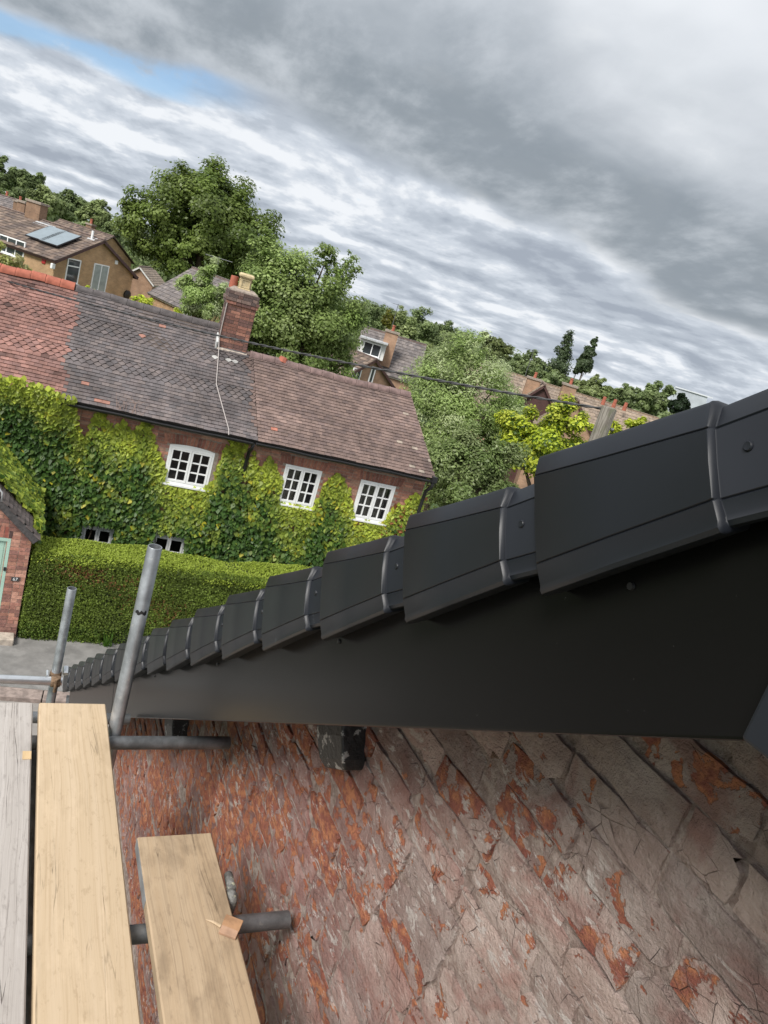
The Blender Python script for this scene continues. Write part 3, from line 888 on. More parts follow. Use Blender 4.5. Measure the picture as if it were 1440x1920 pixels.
def window(parent, org, e, up, out, u0, u1, z0, z1, arch=0.0, rows=3, colsn=2, casements=2, name='window', mat=None, glass=None, fr=.05, bar=.028, curtain=None, deep=.09, sill=True):
    """frame, opening lights with glazing bars, single panes, all in the wall plane"""
    mat = mat or WHITE; glass = glass or GLASS
    P = lambda u, z, d=0.0: org + e * u + up * z + out * d
    def bx(mb, a, b, c, d, o0, o1):
        mb.obox(P((a + b) / 2, (c + d) / 2, (o0 + o1) / 2), e * (b - a) / 2, up * (d - c) / 2, out * (o1 - o0) / 2)
    f = MB(); o0, o1 = -.06, .012
    bx(f, u0, u0 + fr, z0, z1, o0, o1); bx(f, u1 - fr, u1, z0, z1, o0, o1)
    bx(f, u0 + fr, u1 - fr, z0, z0 + fr, o0, o1); bx(f, u0 + fr, u1 - fr, z1 - fr, z1, o0, o1)
    if arch:
        n = 9; us = np.linspace(u0, u1, n)
        tp = [P(u, z1 + arch * (1 - ((u - (u0 + u1) / 2) / ((u1 - u0) / 2)) ** 2) + .004, .010) for u in us]
        f.prism([P(u0, z1 + .001, .010)] + tp[0:] + [P(u1, z1 + .001, .010)], out * -.06)
    w = f.build(name, mat, parent)
    cw = (u1 - u0 - 2 * fr) / casements
    for k in range(casements):
        a = u0 + fr + k * cw + .003; b = a + cw - .006; c, d = z0 + fr + .003, z1 - fr - .003
        st = .042; m_ = MB(); o2, o3 = -.045, .022
        bx(m_, a, a + st, c, d, o2, o3); bx(m_, b - st, b, c, d, o2, o3); bx(m_, a + st, b - st, c, c + st, o2, o3); bx(m_, a + st, b - st, d - st, d, o2, o3)
        gu = np.linspace(a + st, b - st, colsn + 1); gz_ = np.linspace(c + st, d - st, rows + 1)
        for q in gu[1:-1]:
            bx(m_, q - bar / 2, q + bar / 2, c + st, d - st, -.03, .010)
        for q in gz_[1:-1]:
            bx(m_, a + st, b - st, q - bar / 2, q + bar / 2, -.028, .0085)
        m_.build('casement', mat, w)
        for i in range(colsn):
            for j in range(rows):
                g_ = MB(); t = random.uniform(-.004, .004)
                g_.add([P(gu[i], gz_[j], -.02 + t), P(gu[i + 1], gz_[j], -.02 - t), P(gu[i + 1], gz_[j + 1], -.02), P(gu[i], gz_[j + 1], -.02 + t)], [(0, 1, 2, 3)])
                g_.build('pane', glass, w)
    rb = MB(); dp = deep + .35                                  # dim room behind the glass
    A = [P(u0 + .01, z0 + .01, -.07), P(u1 - .01, z0 + .01, -.07), P(u1 - .01, z1 - .01, -.07), P(u0 + .01, z1 - .01, -.07)]
    B = [q - out * dp for q in A]
    rb.add(A + B, [(4, 5, 6, 7), (0, 1, 5, 4), (1, 2, 6, 5), (2, 3, 7, 6), (3, 0, 4, 7)])
    rb.build('room_recess', ROOM, w)
    if curtain:
        for a, b, c, d in curtain:
            mb = MB(); n = 12; us = np.linspace(u0 + (u1 - u0) * a, u0 + (u1 - u0) * b, n)
            zs = (z0 + (z1 - z0) * c, z0 + (z1 - z0) * d)
            mb.loft([[P(u, z, -.12 + .012 * math.sin(i * 2.1)) for i, u in enumerate(us)] for z in zs], close=False, caps=False)
            mb.build('curtain', CURTAIN, w)
    if sill:
        s_ = MB(); bx(s_, u0 - .04, u1 + .04, z0 - .045, z0 - .003, -.05, .06); s_.build('sill', mat, w)
    return w


# ------------------------------------------------------------------ the creeper-covered cottage
RP = math.radians(40)
RUP = CV * math.cos(RP) + ZUP * math.sin(RP); RN = -CV * math.sin(RP) + ZUP * math.cos(RP)
EAV_V, EAV_Z = -0.26, 4.235
REDC = [(.245, .130, .108), (.225, .122, .103), (.265, .142, .118), (.205, .115, .10)]
SLATEC = [(.122, .106, .106), (.135, .114, .113), (.11, .098, .10), (.148, .124, .119)]
PLUMC = [(.172, .122, .107), (.186, .130, .113), (.160, .114, .103), (.202, .142, .122)]


def cottage():
    root = thing('brick_cottage', cot(0, 0, 0), 'long red brick cottage with patched tile roof, white casements and creeper', 'cottage')
    E_, U_, O_ = CU, ZUP, -CV
    org = CO.copy()
    ur = lambda z: 5.20                                           # right-hand corner
    wins = [(-.90, .08, 2.84, 3.70), (1.69, 2.57, 2.86, 3.80), (3.55, 4.46, 2.82, 3.80), (-2.34, -1.66, .52, 1.55), (-.84, -.10, .52, 1.60)]
    holes = [(a + .01, b - .01, c + .01, d - .01) for a, b, c, d in wins]
    core = MB()
    for a, b, c, d in cuts_minus(-7.5, 5.16, -.15, 4.30, holes):
        core.add([cot(a, 0, c), cot(b, 0, c), cot(b, 0, d), cot(a, 0, d)], [(0, 1, 2, 3)], (.30, .25, .21))
    # rest of the shell: ends and back
    hz = 5.70
    core.add([cot(5.16, 0, -.15), cot(4.65, 3.2, -.15), cot(4.65, 3.2, 4.3), cot(4.72, 1.62, hz), cot(5.16, 0, 4.3)], [(0, 1, 2, 3, 4)], (.26, .10, .07))
    core.add([cot(-7.5, 0, -.15), cot(-7.5, 4.2, -.15), cot(-7.5, 4.2, 4.3), cot(-7.5, 2.1, 6.1), cot(-7.5, 0, 4.3)], [(4, 3, 2, 1, 0)], (.26, .10, .07))
    core.add([cot(-7.5, 4.2, -.15), cot(4.65, 4.2, -.15), cot(4.65, 4.2, 4.3), cot(-7.5, 4.2, 4.3)], [(3, 2, 1, 0)], (.26, .10, .07))
    core.build('wall', BRICKS, root)
    bk = MB()
    hl = [(a - .005, b + .005, c - .05, d + .24) for a, b, c, d in wins]
    brick_run(bk, org, E_, U_, O_, -5.8, 5.17, 1.2, 4.28, hl, seed=3)
    # soldier-course arches over the windows
    rg = np.random.default_rng(5)
    for a, b, c, d in wins[:3]:
        n = int((b - a + .30) / .078)
        for i in range(n):
            u = a - .15 + (i + .5) * (b - a + .30) / n
            rise = .05 * (1 - ((u - (a + b) / 2) / ((b - a) / 2 + .15)) ** 2) if a < 0 else 0.0
            ln = (u - (a + b) / 2) * .12
            c_ = np.array([(.30, .125, .09), (.24, .105, .08), (.35, .16, .11)][rg.integers(3)]) * rg.uniform(.8, 1.15)
            bk.obox(org + E_ * u + U_ * (d + .115 + rise) + O_ * (.004 + rg.uniform(-.002, .002) - .012), E_ * .0335, U_ * .105 + E_ * ln * .3, O_ * .016, c_)
    # fill between arch and window heads at the sides
    bk.build('brickwork', BRICKS, root, kind='stuff')
    for i, (a, b, c, d) in enumerate(wins):
        cur = {0: [(.0, 1, .86, 1.0)], 1: [(.0, .45, 0, 1), (.55, .8, 0, .55)], 2: [(.02, .5, 0, 1), (.52, .86, 0, 1)]}.get(i)
        window(root, org, E_, U_, O_, a, b, c, d, arch=.05 if i == 0 else 0, rows=3, colsn=2 if i < 3 else 1, curtain=cur)

    # ---- roof: three ages of tile on one long slope
    g_, tw = .0925, .155
    ro = cot(0, EAV_V, EAV_Z)
    sag = lambda u, s: -.035 * math.sin((u + 3.4) * .75) ** 2 * (s / 3) + .006 * math.sin(u * 5 + s * 3)
    patch = np.random.default_rng(9).normal(0, 1, (40, 3))

    def blot(u, s):
        return sum(math.sin(patch[i, 0] * 2.2 * u + patch[i, 1] * 3 * s + patch[i, 2] * 9) for i in range(9)) / 4.2

    def colA(u, s, r):
        if u + .12 * blot(u, s) > -3.36 + .2 * (1 - s / 3.1):
            c = np.array(SLATEC[r.integers(4)])
            if u > .55 + .25 * (1 - s / 2.4) + .08 * blot(u * 2, s):
                c = np.array(PLUMC[r.integers(4)])
            if abs(s - 2.0) < .05 and -.3 < u < .5 and r.random() < .4:
                c = np.array((.5, .49, .47))
        else:
            c = np.array(REDC[r.integers(4)])
            if r.random() < .03:
                c *= .5
        c = c * (1 + .25 * blot(u * 1.3, s)) * r.uniform(.9, 1.1)
        if r.random() < .006:
            c = np.array((.34, .17, .13))
        return c
    mb = MB()
    tiled_slope(mb, ro, CU, RUP, RN, 34, g_, tw, lambda s: -7.6, lambda s: .62 + .26 * (1 - s / 2.5) if s < 2.46 else .40, colA,
                pointed=(11, 12, 13, 14, 21, 22, 23, 24), seed=21, lift=sag)
    mb.build('tiles', TILES, root, kind='stuff')
    # the right-hand roof, a little lower at the ridge

    def colB(u, s, r):
        c = np.array(PLUMC[r.integers(4)]) * (1 + .2 * blot(u * 1.1 + 4, s * 1.3)) * r.uniform(.91, 1.09)
        q = (4.9 - .23 * s) - u
        if q < .4 and r.random() < .05:
            c = c * .4 + np.array((.24, .21, .17))
        if u < 1.5 and r.random() < .02:
            c = np.array((.42, .17, .12))
        return c
    mb = MB()
    tiled_slope(mb, ro, CU, RUP, RN, 27, g_, tw, lambda s: .625 + .26 * (1 - s / 2.5), lambda s: 5.27 - .21 * s, colB, seed=22, lift=sag)
    mb.build('tiles', TILES, root, kind='stuff')
    # underlay boards and back slopes (plain)
    ub = MB()
    for ua, ub_, L, top in ((-7.6, .5, 3.1, 0), (.5, 4.7, 2.46, 0)):
        a, b = ro + CU * ua + RN * -.004, ro + CU * ub_ + RN * -.004
        ub.add([a, b, b + RUP * L, a + RUP * L], [(0, 1, 2, 3)], (.09, .07, .06))
        tz = (ro + RUP * L); vz = (tz - CO).dot(CV)
        c0, c1 = cot(ua, vz, tz[2]), cot(ub_, vz, tz[2]); d0, d1 = cot(ua, 2 * vz + .26, EAV_Z), cot(ub_, 2 * vz + .26, EAV_Z)
        ub.add([c0, c1, d1, d0], [(0, 1, 2, 3)], (.16, .09, .075))
    ub.add([ro + CU * 4.7 - RN * .004, ro + CU * 5.24 - RN * .004, ro + CU * 4.76 + RUP * 2.46 - RN * .004, ro + CU * 4.7 + RUP * 2.46 - RN * .004], [(0, 1, 2, 3)], (.09, .07, .06))
    ub.build('roof_boards', TILES, root)

    def ridge(u0, u1, s, n, mats, rad, name='ridge_tile'):
        for i in range(n):
            a, b = u0 + (u1 - u0) * i / n, u0 + (u1 - u0) * (i + 1) / n - .008
            base = ro + RUP * s; jz = random.uniform(-.008, .008)
            rings = []
            for u, k in ((a, 1.0), (a + .03, 1.06), (a + .05, 1.0), (b, .98)):
                q0 = base + CU * u + ZUP * (jz + sag(u, s) - .03)
                rings.append([q0 + CV * (rad * k * 1.15 * math.cos(t)) + ZUP * (rad * k * math.sin(t)) for t in np.linspace(-.2, math.pi + .2, 9)] +
                             [q0 + CV * ((rad - .015) * 1.15 * math.cos(t)) + ZUP * ((rad - .015) * math.sin(t)) for t in np.linspace(math.pi + .2, -.2, 9)])
            MB().loft(rings).build(name, mats, root, auto=50)
    DARKR = m_simple('dark_ridge', (.10, .088, .088), .85, .3, 7)
    PLUMR = m_simple('plum_ridge', (.20, .135, .125), .85, .3, 7)
    ridge(-6.4, -3.42, 3.12, 10, TERRA, .135)
    ridge(-3.40, -.12, 3.10, 9, DARKR, .10)
    ridge(.56, 4.74, 2.48, 14, PLUMR, .11)
    q = ro + RUP * 2.47 + CU * 1.35
    MB().tube([q + ZUP * .02, q + ZUP * .13 + CU * .02], [.13, .09], 9).build('ridge_patch', TERRA, root)

    # ---- gutters and pipes
    def gutter(u0, u1, z, mat):
        r = []
        for u in np.linspace(u0, u1, 12):
            c = cot(u, EAV_V - .045, z + sag(u, 0) + .006 * math.sin(u * 2))
            r.append([c + CV * .055 * math.cos(t) + ZUP * .055 * math.sin(t) for t in np.linspace(math.pi, 2 * math.pi, 8)] +
                     [c + CV * .047 * math.cos(t) + ZUP * .047 * math.sin(t) for t in np.linspace(2 * math.pi, math.pi, 8)])
        MB().loft(r).build('gutter', mat, root, auto=60)
    gutter(.86, 5.28, EAV_Z - .035, BLACKPIPE)
    gutter(-7.0, .80, EAV_Z - .045, BLACKPIPE)
    MB().obox(cot(-1.2, EAV_V + .14, EAV_Z - .05), CU * 6.3, CV * .012, ZUP * .055).build('fascia', BLACKPIPE, root)
    pipe = MB().tube([cot(.80, EAV_V - .045, 4.17), cot(.80, EAV_V + .02, 4.03), cot(.79, -.06, 3.92), cot(.77, -.06, 3.2), cot(.77, -.06, .1)], .038, 10)
    pipe.build('downpipe', BLACKPIPE, root, smooth=True)
    MB().tube([cot(5.22, EAV_V - .045, 4.19), cot(5.24, EAV_V - .02, 4.05), cot(5.20, -.10, 3.86), cot(5.19, -.08, 3.3), cot(5.19, -.08, .1)], .045, 10).build('downpipe', BLACKPIPE, root, smooth=True)
    MB().obox(cot(5.23, EAV_V - .05, 4.24), CU * .06, CV * .06, ZUP * .07).build('rainwater_hopper', BLACKPIPE, root)

    # ---- chimney stack on the ridge
    chm = MB(); u0, u1, v0, v1 = -.20, .46, 1.60, 2.34; zb, zt = 5.5, 7.12
    ccols = [(.25, .115, .085), (.19, .09, .07), (.15, .08, .068), (.29, .14, .10)]
    dcols = [(.115, .075, .065), (.15, .085, .07), (.09, .065, .06), (.19, .13, .11)]
    core = MB().prism([cot(u0, v0, zb), cot(u1, v0, zb), cot(u1, v1, zb), cot(u0, v1, zb)], ZUP * (zt - zb), (.20, .16, .13))
    chimney = core.build('chimney', BRICKS, root)
    bk = MB()
    brick_run(bk, cot(u0, v0, 0), CU, ZUP, -CV, 0, u1 - u0, zb, zt, cols=ccols, seed=31, proud=.008)
    brick_run(bk, cot(u0, v1, 0), -CV, ZUP, -CU, 0, v1 - v0, zb, zt, cols=dcols, seed=32, proud=.008)
    brick_run(bk, cot(u1, v0, 0), CV, ZUP, CU, 0, v1 - v0, zb, zt, cols=ccols, seed=33, proud=.008)
    for k, (za, zz_, pr) in enumerate(((6.83, 6.905, .035), (6.905, 6.98, .05), (6.98, 7.13, .02))):
        for (oo, ee, out, L, cl) in ((cot(u0, v0, 0), CU, -CV, u1 - u0, ccols if k == 0 else dcols), (cot(u0, v1, 0), -CV, -CU, v1 - v0, dcols), (cot(u1, v0, 0), CV, CU, v1 - v0, dcols)):
            brick_run(bk, oo, ee, ZUP, out, -pr, L + pr, za, zz_, cols=cl, seed=40 + k, proud=pr + .004)
            bk.obox(oo + ee * L / 2 + ZUP * (za + zz_) / 2 + out * (pr * .5 - .006), ee * (L / 2 + pr - .012), ZUP * (zz_ - za) / 2 * .97, out * (pr * .5), (.17, .13, .11))
    bk.build('brickwork', BRICKS, chimney, kind='stuff')
    # flaunching, pots
    c = cot((u0 + u1) / 2, (v0 + v1) / 2, 7.13)
    MB().loft([[c + CU * sx_ * .31 * k + CV * sy_ * .36 * k + ZUP * dz for sx_, sy_ in ((-1, -1), (1, -1), (1, 1), (-1, 1))] for k, dz in ((1, 0), (.98, .03), (.7, .09))]).build('flaunching', MORTAR, chimney)
    for du, dv in ((-.02, -.14), (.03, .17)):
        p = cot((u0 + u1) / 2 + du, (v0 + v1) / 2 + dv, 7.16); n8 = [(math.cos(t), math.sin(t)) for t in np.linspace(math.pi / 4, 2 * math.pi + math.pi / 4, 4, endpoint=False)]
        pot = MB().loft([[p + CU * a * r + CV * b * r + ZUP * dz for a, b in n8] for r, dz in ((.20, 0), (.20, .06), (.165, .075), (.165, .28), (.19, .30), (.225, .325), (.225, .37), (.19, .395), (.14, .395), (.14, .2))]).build('chimney_pot', BUFF, chimney, bevel=.008)
        for i in range(4):                                          # moulded panels of the square pot
            a, b = n8[i], n8[(i + 1) % 4]; mx, my = (a[0] + b[0]) / 2, (a[1] + b[1]) / 2
            o = CU * mx + CV * my; o = o / np.linalg.norm(o); tt = np.cross(ZUP, o)
            fr_ = MB(); R0 = .165 * .7071
            for q0, q1, z0_, z1_ in ((-.10, .10, .085, .105), (-.10, .10, .25, .27), (-.105, -.08, .105, .25), (.08, .105, .105, .25)):
                fr_.obox(p + o * (R0 + .004) + tt * (q0 + q1) / 2 + ZUP * (z0_ + z1_) / 2, tt * (q1 - q0) / 2, o * .008, ZUP * (z1_ - z0_) / 2)
            fr_.build('panel_moulding', BUFF, pot)
    p = cot(u0 + .10, v1 - .13, 7.16)
    MB().tube([p, p + ZUP * .27], [.10, .09], 12).build('chimney_pot', TERRA, chimney, auto=40)
    # lead flashing, mortar fillet, thin cable down the stack and the roof
    MB().obox(cot(u0 - .04, v0 + .10, 5.86), CU * .022, CV * .15 + ZUP * .09, ZUP * .16 - CV * .05).build('flashing', m_simple('white_lead', (.62, .63, .62), .6, .2, 8), chimney, bevel=.01)
    MB().loft([[cot(u, v0 - .02 - .09 * k, 5.70 - .06 * k + .09 * (1 - k)) + RN * .03 for k in (0, .5, 1)] for u in np.linspace(u0 - .02, u1 + .02, 8)], close=False, caps=False).build('mortar_fillet', m_simple('pale_mortar', (.45, .39, .33), .95, .3, 14, bump=.5), chimney)
    pts = [cot(u0 - .015, v0 - .03, z) for z in (6.85, 6.4, 6.0)] + [ro + CU * u + RUP * s + RN * .045 for u, s in ((-.17, 2.18), (-.16, 1.75), (-.15, 1.3), (.02, .75), (.22, .12), (.23, -.03))]
    MB().tube(pts, .011, 6).build('aerial_cable', m_simple('grey_cable', (.42, .38, .36), .6, .1), root)
    # bare twigs caught on the gutter
    for i in range(14):
        a = ro + CU * random.uniform(-2.1, -1.5) + RN * .03
        MB_ = twigs
        MB_.tube([a, a + RUP * random.uniform(.08, .25) + CU * random.uniform(-.15, .15) + RN * .06, a + RUP * random.uniform(.2, .45) + CU * random.uniform(-.3, .3) + RN * .12], [.004, .003, .001], 4)
    twigs.build('dead_twigs', m_simple('twig', (.32, .22, .18), .9), root)
    return root


twigs = MB()
cottage()


# ------------------------------------------------------------------ leaves
def leaf_quads(P, Nrm, size, aspect, rg, droop=None, fold=.0):
    """diamond leaves at points P facing Nrm; returns (n,4,3)"""
    n = len(P)
    Nrm = Nrm / (np.linalg.norm(Nrm, axis=1, keepdims=True) + 1e-9)
    t = rg.normal(0, 1, (n, 3)) if droop is None else droop + rg.normal(0, .35, (n, 3))
    t -= Nrm * np.sum(t * Nrm, axis=1, keepdims=True); t /= np.linalg.norm(t, axis=1, keepdims=True) + 1e-9
    b = np.cross(Nrm, t)
    s = (size * rg.uniform(.65, 1.3, n))[:, None]
    return np.stack([P - t * s * .5, P + b * s * aspect * .5 + t * s * .02 + Nrm * s * fold, P + t * s * .5, P - b * s * aspect * .5 + t * s * .02 + Nrm * s * fold], axis=1)


def creeper():
    rg = np.random.default_rng(77)
    # outline of the top of the growth along the wall
    top_px = [(-60, 690), (0, 706), (70, 722), (140, 752), (148, 800), (160, 828), (172, 790), (184, 768), (204, 785), (212, 808), (232, 792), (246, 812), (262, 800), (280, 780), (290, 830), (300, 862), (312, 880), (318, 912), (350, 918),
              (392, 916), (408, 880), (420, 845), (432, 822), (462, 832), (478, 852), (486, 886), (498, 868), (508, 858), (520, 884), (530, 905), (535, 948), (584, 955), (598, 935), (612, 905), (636, 888), (648, 905), (652, 930), (658, 918), (662, 950),
              (664, 978), (718, 985), (738, 955), (760, 945), (782, 928), (800, 935), (830, 960)]
    tp = sorted([on_front(x, y, -.5 if x < 145 else -.1) for x, y in top_px]); tu = np.array([t[0] for t in tp]); tz = np.array([t[1] for t in tp])
    root = thing('virginia_creeper', cot(0, -.1, 0), 'dense green and yellow creeper covering the cottage front', 'creeper')
    n = 36000
    u = rg.uniform(-6.3, 5.3, n); z = rg.uniform(.2, 4.6, n)
    zt = np.interp(u, tu, tz)
    lump = .5 + .5 * np.sin(u * 2.3 + 1.3 * np.sin(z * 2.1)) * np.sin(z * 2.9 + u * .7)
    # thickness grows downwards, the tips lie flat on the brick
    depth = np.clip((zt - z) * .12, .03, .20) + .035 * lump * np.clip((zt - z), 0, 1)
    ok = (z < zt + rg.normal(0, .035, n))
    for a, b, c, d in ((-.90, .08, 2.84, 3.70), (1.69, 2.57, 2.86, 3.80), (3.55, 4.46, 2.82, 3.80)):
        ok &= ~((u > a + .03) & (u < b - .03) & (z > c + .02))
    for a, b, zt_ in ((-2.36, -1.66, 1.62), (-.84, -.12, 1.66)):
        ok &= ~((u > a) & (u < b) & (z < zt_) & (z > .4))
    ok &= ~((np.abs(u - .79) < .07) & (z > 3.45) & (z < 4.2))
    u, z, zt, depth, lump = u[ok], z[ok], zt[ok], depth[ok], lump[ok]; n = len(u)
    lay = rg.random(n) ** .45
    over = np.clip(zt - 4.05, 0, 1) * (u < -2.9)                       # spills over the eaves at the left
    v = -(.02 + depth * lay) - np.clip((-2.55 - u) / .7, 0, 1) * .48 * np.clip(1 - (zt - z) / 1.3, 0, 1)
    P = CO + u[:, None] * CU + v[:, None] * CV + z[:, None] * ZUP
    tilt = rg.normal(0, .38, (n, 3))
    Nn = -CV[None] * 1.0 + ZUP[None] * (.55 + .3 * rg.random((n, 1))) + tilt
    droop = np.tile(-ZUP * 1.2 - CV * .35, (n, 1))
    q = leaf_quads(P, Nn, .125, .82, rg, droop, .0)
    # each leaf gets a point and shoulders: add two more corners -> hexagon
    mid1 = (q[:, 0] * .62 + q[:, 1] * .38) + (q[:, 1] - q[:, 3]) * .12; mid2 = (q[:, 0] * .62 + q[:, 3] * .38) + (q[:, 3] - q[:, 1]) * .12
    hexa = np.stack([q[:, 0], mid1, q[:, 1] * .9 + q[:, 0] * .1, q[:, 2], q[:, 3] * .9 + q[:, 0] * .1, mid2], axis=1)
    # colours: young yellow-green near the tips, deep green in the mass, stray yellow sprays
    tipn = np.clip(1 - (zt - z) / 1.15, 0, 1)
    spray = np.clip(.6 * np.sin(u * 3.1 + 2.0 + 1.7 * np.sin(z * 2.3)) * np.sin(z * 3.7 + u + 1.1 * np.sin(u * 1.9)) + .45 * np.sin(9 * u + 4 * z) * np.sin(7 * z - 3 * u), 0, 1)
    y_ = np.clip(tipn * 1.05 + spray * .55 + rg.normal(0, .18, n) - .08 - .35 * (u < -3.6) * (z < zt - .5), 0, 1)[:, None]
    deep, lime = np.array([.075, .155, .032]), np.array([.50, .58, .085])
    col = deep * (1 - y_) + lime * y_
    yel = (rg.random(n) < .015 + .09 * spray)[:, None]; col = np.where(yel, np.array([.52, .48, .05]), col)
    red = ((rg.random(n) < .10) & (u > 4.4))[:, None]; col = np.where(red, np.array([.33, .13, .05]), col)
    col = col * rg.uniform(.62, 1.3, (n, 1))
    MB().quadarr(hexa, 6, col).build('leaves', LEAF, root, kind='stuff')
    # arms of it lie over the porch roof
    k = 2600; a_ = rg.uniform(0, 1.0, k); yb = rg.uniform(0, 1, k)
    Y_ = 14.28 + .25 * a_ + yb * 2.1 + rg.normal(0, .05, k)
    Q = np.stack([-.42 + a_ * 1.12, Y_, 3.24 - a_ * 1.09 + .08 + .10 * rg.random(k)], axis=1)
    k2 = 1200; Q2 = np.stack([.64 + .14 * rg.random(k2), rg.uniform(14.05, 16.2, k2), rg.uniform(1.55, 2.3, k2)], axis=1)
    Q = np.concatenate([Q, Q2]); k += k2
    q2 = leaf_quads(Q, np.array([.5, -.5, .8]) + rg.normal(0, .4, (k, 3)), .13, .82, rg, np.tile(np.array([.5, -.5, -.9]), (k, 1)))
    w2 = rg.random((k, 1)); c2 = (deep * (1 - w2) + lime * w2) * rg.uniform(.8, 1.3, (k, 1))
    MB().quadarr(q2, 4, c2).build('leaves', LEAF, root, kind='stuff')
    st = MB()
    for u0 in np.linspace(-5.8, 5.0, 16):
        zt0 = np.interp(u0, tu, tz); k = 7
        pts = [cot(u0 + .12 * math.sin(i * 1.3 + u0), -.02, 0 + (zt0 - .1) * i / (k - 1)) for i in range(k)]
        st.tube(pts, list(np.linspace(.02, .004, k)), 5)
    st.build('stems', BARK, root)


creeper()


def hedge():
    rg = np.random.default_rng(5)
    a = on_z(60, 1040, 1.76); b = on_z(500, 1092, 1.76)
    e = np.array([b[0] - a[0], b[1] - a[1], 0]); e /= np.linalg.norm(e); back = np.array([-e[1], e[0], 0])
    o = np.array([a[0], a[1], 0]); L, D, T = 8.5, 1.05, 1.78
    root = thing('clipped_hedge', o + e * L / 2 + back * D / 2 + ZUP * -.02, 'tall clipped green hedge with brown patches beside the porch', 'hedge')
    W_ = lambda u, v, z: o + np.multiply.outer(u, e) + np.multiply.outer(v, back) + np.multiply.outer(z, ZUP)
    core = MB(); i_ = .09
    core.prism([o + e * i_ + back * i_, o + e * (L - i_) + back * i_, o + e * (L - i_) + back * (D - i_), o + e * i_ + back * (D - i_)], ZUP * (T - i_), (.012, .022, .006))
    core.build('dark_core', m_simple('hedge_core', (.015, .025, .008), .95), root)  # solid dark box filling the hedge behind the leaves
    n = 150000
    f = rg.random(n); u = rg.uniform(0, L, n); v = rg.uniform(0, D, n); z = rg.uniform(0, T, n)
    vis = u < 5.6; keep = vis | (rg.random(n) < .25); f, u, v, z = f[keep], u[keep], v[keep], z[keep]; n = len(u)
    side = np.where(f < .60, 0, np.where(f < .90, 1, 2))               # front, top, end
    v = np.where(side == 0, 0, v); z = np.where(side == 1, T, z); u = np.where(side == 2, 0, u)
    nr = np.where((side == 0)[:, None], -back, np.where((side == 1)[:, None], ZUP, -e))
    wav = .035 * np.sin(u * 2.1 + z * 1.7) + .02 * np.sin(u * 5.3 + v * 4 + z * 3.1)
    # rounded shoulders and a slightly domed top, ragged foot
    low = np.clip((.35 - z) / .35, 0, 1) * (side != 1)
    ind = rg.random(n) ** 2 * .10 - wav - .06 * np.clip((z - (T - .12)) / .12, 0, 1) * 0
    P = W_(u, v, z) - nr * (ind + low * rg.random(n) * .12)[:, None]
    dome = (side == 1); P[:, 2] += np.where(dome, .03 * np.sin(u * 1.4) - .10 * np.clip((.10 - v) / .10, 0, 1) ** 2 - .05 * np.clip((v - D + .1) / .1, 0, 1), 0)
    P += (back[None] * (.10 * np.clip((z - T + .10) / .10, 0, 1) ** 2)[:, None]) * (side == 0)[:, None]
    P[:, 2] -= .03 * low * rg.random(n)
    Nn = nr + rg.normal(0, .55, (n, 3))
    q = leaf_quads(P, Nn, .052, .45, rg, nr * .8 + ZUP * .35 + e * .15)
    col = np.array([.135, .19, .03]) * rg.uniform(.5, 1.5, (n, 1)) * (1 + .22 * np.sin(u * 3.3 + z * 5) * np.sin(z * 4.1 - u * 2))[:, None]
    col = np.where(dome[:, None], np.array([.31, .39, .055]) * rg.uniform(.7, 1.3, (n, 1)), col)  # light from above painted in: top leaves coloured brighter than the front
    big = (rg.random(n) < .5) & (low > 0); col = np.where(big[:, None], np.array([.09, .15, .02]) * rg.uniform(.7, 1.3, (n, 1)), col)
    br = np.zeros(n)
    for uc, zc, ru, rz, s in ((.95, 1.48, .42, .16, .62), (1.55, 1.30, .22, .10, .4), (2.0, 1.42, .30, .12, .35), (2.3, 1.0, .5, .2, .28), (2.7, .7, .45, .25, .22)):
        br = np.maximum(br, s * np.exp(-((u - uc) / ru) ** 2 - ((z - zc + .12 * (u - uc)) / rz) ** 2))
    hit = (rg.random(n) < br) & (side == 0)
    col = np.where(hit[:, None], np.array([.22, .105, .04]) * rg.uniform(.6, 1.3, (n, 1)), col)
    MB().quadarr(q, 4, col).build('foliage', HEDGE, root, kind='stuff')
    # a weed at the foot
    r2 = thing('weed', W_(1.62, -.06, .0), 'tuft of tall green weeds at the hedge foot', 'weed')
    wd = MB()
    for i in range(26):
        p = W_(1.62 + rg.normal(0, .05), -.05 + rg.normal(0, .03), .0); d = np.array([rg.normal(0, .25), rg.normal(0, .25) - .15, 1.0]); h = rg.uniform(.15, .42)
        s = np.cross(d, ZUP + rg.normal(0, .1, 3)); s = s / np.linalg.norm(s) * .014
        wd.add([p - s, p + s, p + d * h * .6 + s * .9, p + d * h + ZUP * -.02, p + d * h * .6 - s * .9], [(0, 1, 2, 3, 4)], np.array([.13, .26, .04]) * rg.uniform(.7, 1.3))
    wd.build('blades', LEAF, r2, kind='stuff')


hedge()


